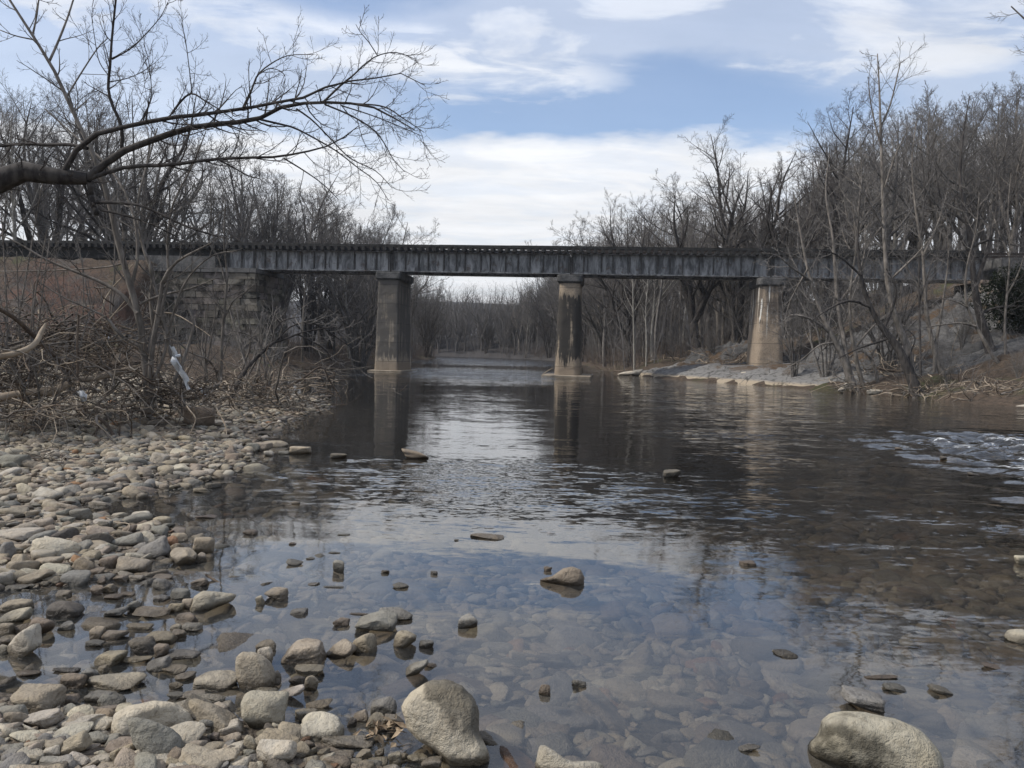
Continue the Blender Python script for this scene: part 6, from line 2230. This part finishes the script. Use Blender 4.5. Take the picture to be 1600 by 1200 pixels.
    # ---- stuff: the rest of the cobbles
    def mass(name, label, items, sub_near, ysplit, mat, kcol=1.0):
        protos = {s: [rock_shape(rng, s, int(rng.integers(5, 11)), rng.uniform(10, 26), 0.07, 1.7, 0.42) for _ in range(14)] for s in (1, 2)}
        Vs, Fs, Ts, o_ = [], [], [], 0
        for (x, y, z, s, fl) in items:
            sb = 2 if y < ysplit else 1
            X, Fc = protos[sb][rng.integers(0, 14)]
            a, b, c = s, s * rng.uniform(0.6, 0.9), s * fl
            Q = (X * np.array([a, b, c])) @ rotx(rng.normal(0, 0.26)).T @ roty(rng.normal(0, 0.26)).T @ rotz(rng.uniform(0, 6.28)).T + np.array([x, y, z + c * rng.uniform(0.15, 0.6)])
            Vs.append(Q)
            Fs.append(Fc + o_)
            o_ += len(Q)
            Ts.append(np.tile(palv(PALN[rng.choice(6, p=PALW / PALW.sum())]) * kcol, (len(Q), 1)))
        o = link(name, mesh(name, np.concatenate(Vs), np.concatenate(Fs), MAT[mat], True, {'tint': np.concatenate(Ts)}))
        kind(o, 'stuff')
        o['label'] = label
    mass('gravel', 'smaller cobbles and gravel of the bar', rest, 2, 7.0, 'stone')
    bed = []

    def bedfield(n, x0, x1, y0, y1, size, sd):
        x = rng.uniform(x0, x1, n)
        y = rng.uniform(y0, y1, n)
        z = terrain(x, y)
        s = np.minimum(size * rng.lognormal(0, sd, n), 0.22)
        k = (z < -0.01) & (np.abs(x / y) < 0.72) & (x > np.interp(y, YL, XLv) + 0.05)
        for i in np.where(k)[0]:
            fl = rng.uniform(0.22, 0.42)
            top = s[i] * fl * 1.3
            zz = min(z[i], -top - 0.02)
            bed.append((x[i], y[i], zz, s[i], fl))
    bedfield(6500, -2.5, 5.2, 2.5, 7.0, 0.050, 0.5)
    bedfield(3600, -3.5, 8.5, 7.0, 12, 0.080, 0.5)
    bedfield(500, 5, 12.5, 9, 18, 0.16, 0.45)
    mass('riverbed_cobbles', 'submerged cobbles of the river bed', bed, 2, 5.5, 'stone', 0.78)
    print('stones', len(pend), 'gravel', len(rest), 'bed', len(bed))


stones()


def bank_slabs():
    """Pale slabs of stone along the foot of the east bank, and loose rocks there."""
    rng = np.random.default_rng(44)
    L = [
        ([(1309, 610), (1322, 598), (1326, 600), (1316, 615)], 'pale tan slab propped on edge against the two-trunked leaning tree', 38.2),
        ([(1354, 612), (1357, 608), (1378, 609), (1380, 617), (1356, 618)], 'long pale slab at the waterline east of the slim leaning tree', 37.5),
        ([(1384, 620), (1388, 617), (1412, 614), (1418, 618), (1414, 623), (1386, 623)], 'thin pale slab at the waterline between two thicker slabs', 37),
        ([(1419, 620), (1423, 615), (1434, 614), (1436, 624), (1421, 626)], 'squarish pale block at the foot of the thick leaning trunk', 36.3),
        ([(1440, 618), (1458, 612), (1472, 618), (1468, 625), (1445, 626)], 'brown flat rock among the bare roots', 36),
        ([(1583, 639), (1590, 634), (1612, 631), (1625, 640), (1600, 642)], 'last pale slab at the waterline below the leaf bank', 30),
        ([(962, 585), (975, 581), (990, 579), (996, 583), (980, 587)], 'low pale rock in the water beyond the patchy pier', 60),
        ([(985, 584), (992, 578), (1004, 577), (1007, 584), (996, 588)], 'squat grey rock just off the tip of the rock slab', 59),
        ([(1155, 586), (1158, 581), (1178, 580), (1182, 586), (1168, 590)], 'broken concrete block at the foot of the tan pier', 49.5),
        ([(1585, 570), (1592, 566), (1615, 564), (1620, 574), (1590, 576)], 'mossy rock on the bank under the evergreen bush', 40),
    ]
    for (outl, lab, D) in L:
        X, Fc, c, R, dz = hull_boulder(outl, D, 0.7, rng, 3)
        ctr = at(c[0], c[1], D)
        X = X * (np.dot(ctr - CAM, CF) / D)
        W = ctr + X[:, :1] * CR + X[:, 1:2] * np.array([0, 0, 1.0]) + X[:, 2:3] * np.array([0, 1.0, 0])
        b = np.array([ctr[0], ctr[1], W[:, 2].min()])
        tint = np.tile(np.array(PAL['grey' if ('grey' in lab or 'mossy' in lab) else ('brown' if 'brown' in lab else 'pale')]) * 1.1, (len(W), 1))
        thing('rock', lab, 'rock', tuple(b), data=mesh('rock', W - b, Fc, MAT['stone'], False, {'tint': tint}))
    # dead leaves washed into a heap by the wedge boulder
    G = ground_at(598, 1152)
    n = 36
    V, Fq = [], []
    for i in range(n):
        c = G + np.array([rng.normal(0, 0.045), rng.normal(0, 0.05), 0.02 + abs(rng.normal(0, 0.02))])
        M_ = rotx(rng.normal(0, 0.6)) @ roty(rng.normal(0, 0.6)) @ rotz(rng.uniform(0, 6.28))
        l, w = rng.uniform(0.018, 0.038), rng.uniform(0.008, 0.014)
        pts = np.array([(-l, 0, 0), (0, w, 0.005), (l, 0, 0.003), (0, -w, 0.006)])
        V.append(pts @ M_.T + c - G)
        Fq.append(np.array([[0, 1, 2, 3]]) + 4 * i)
    o = link('dead_leaves', None or mesh('dead_leaves', np.concatenate(V), np.concatenate(Fq), MAT['leaf'], False), tuple(G))
    kind(o, 'stuff')
    o['label'] = 'dry dead leaves lodged beside the large wedge-shaped boulder'


bank_slabs()


def haze():
    m = bpy.data.materials.new('haze')
    m.use_nodes = True
    b = NB(m.node_tree)
    v = b.n('ShaderNodeVolumePrincipled', {'Color': (0.80, 0.86, 0.95), 'Density': 0.00022, 'Anisotropy': 0.1})
    b.n('ShaderNodeOutputMaterial', {'Volume': v})
    V, Fc = box_vf(-960, 960, -80, 1560, -6, 90)
    o = link('haze', mesh('haze', V, Fc, m, False))
    kind(o, 'stuff')
    o['label'] = 'thin winter haze over the valley'


haze()
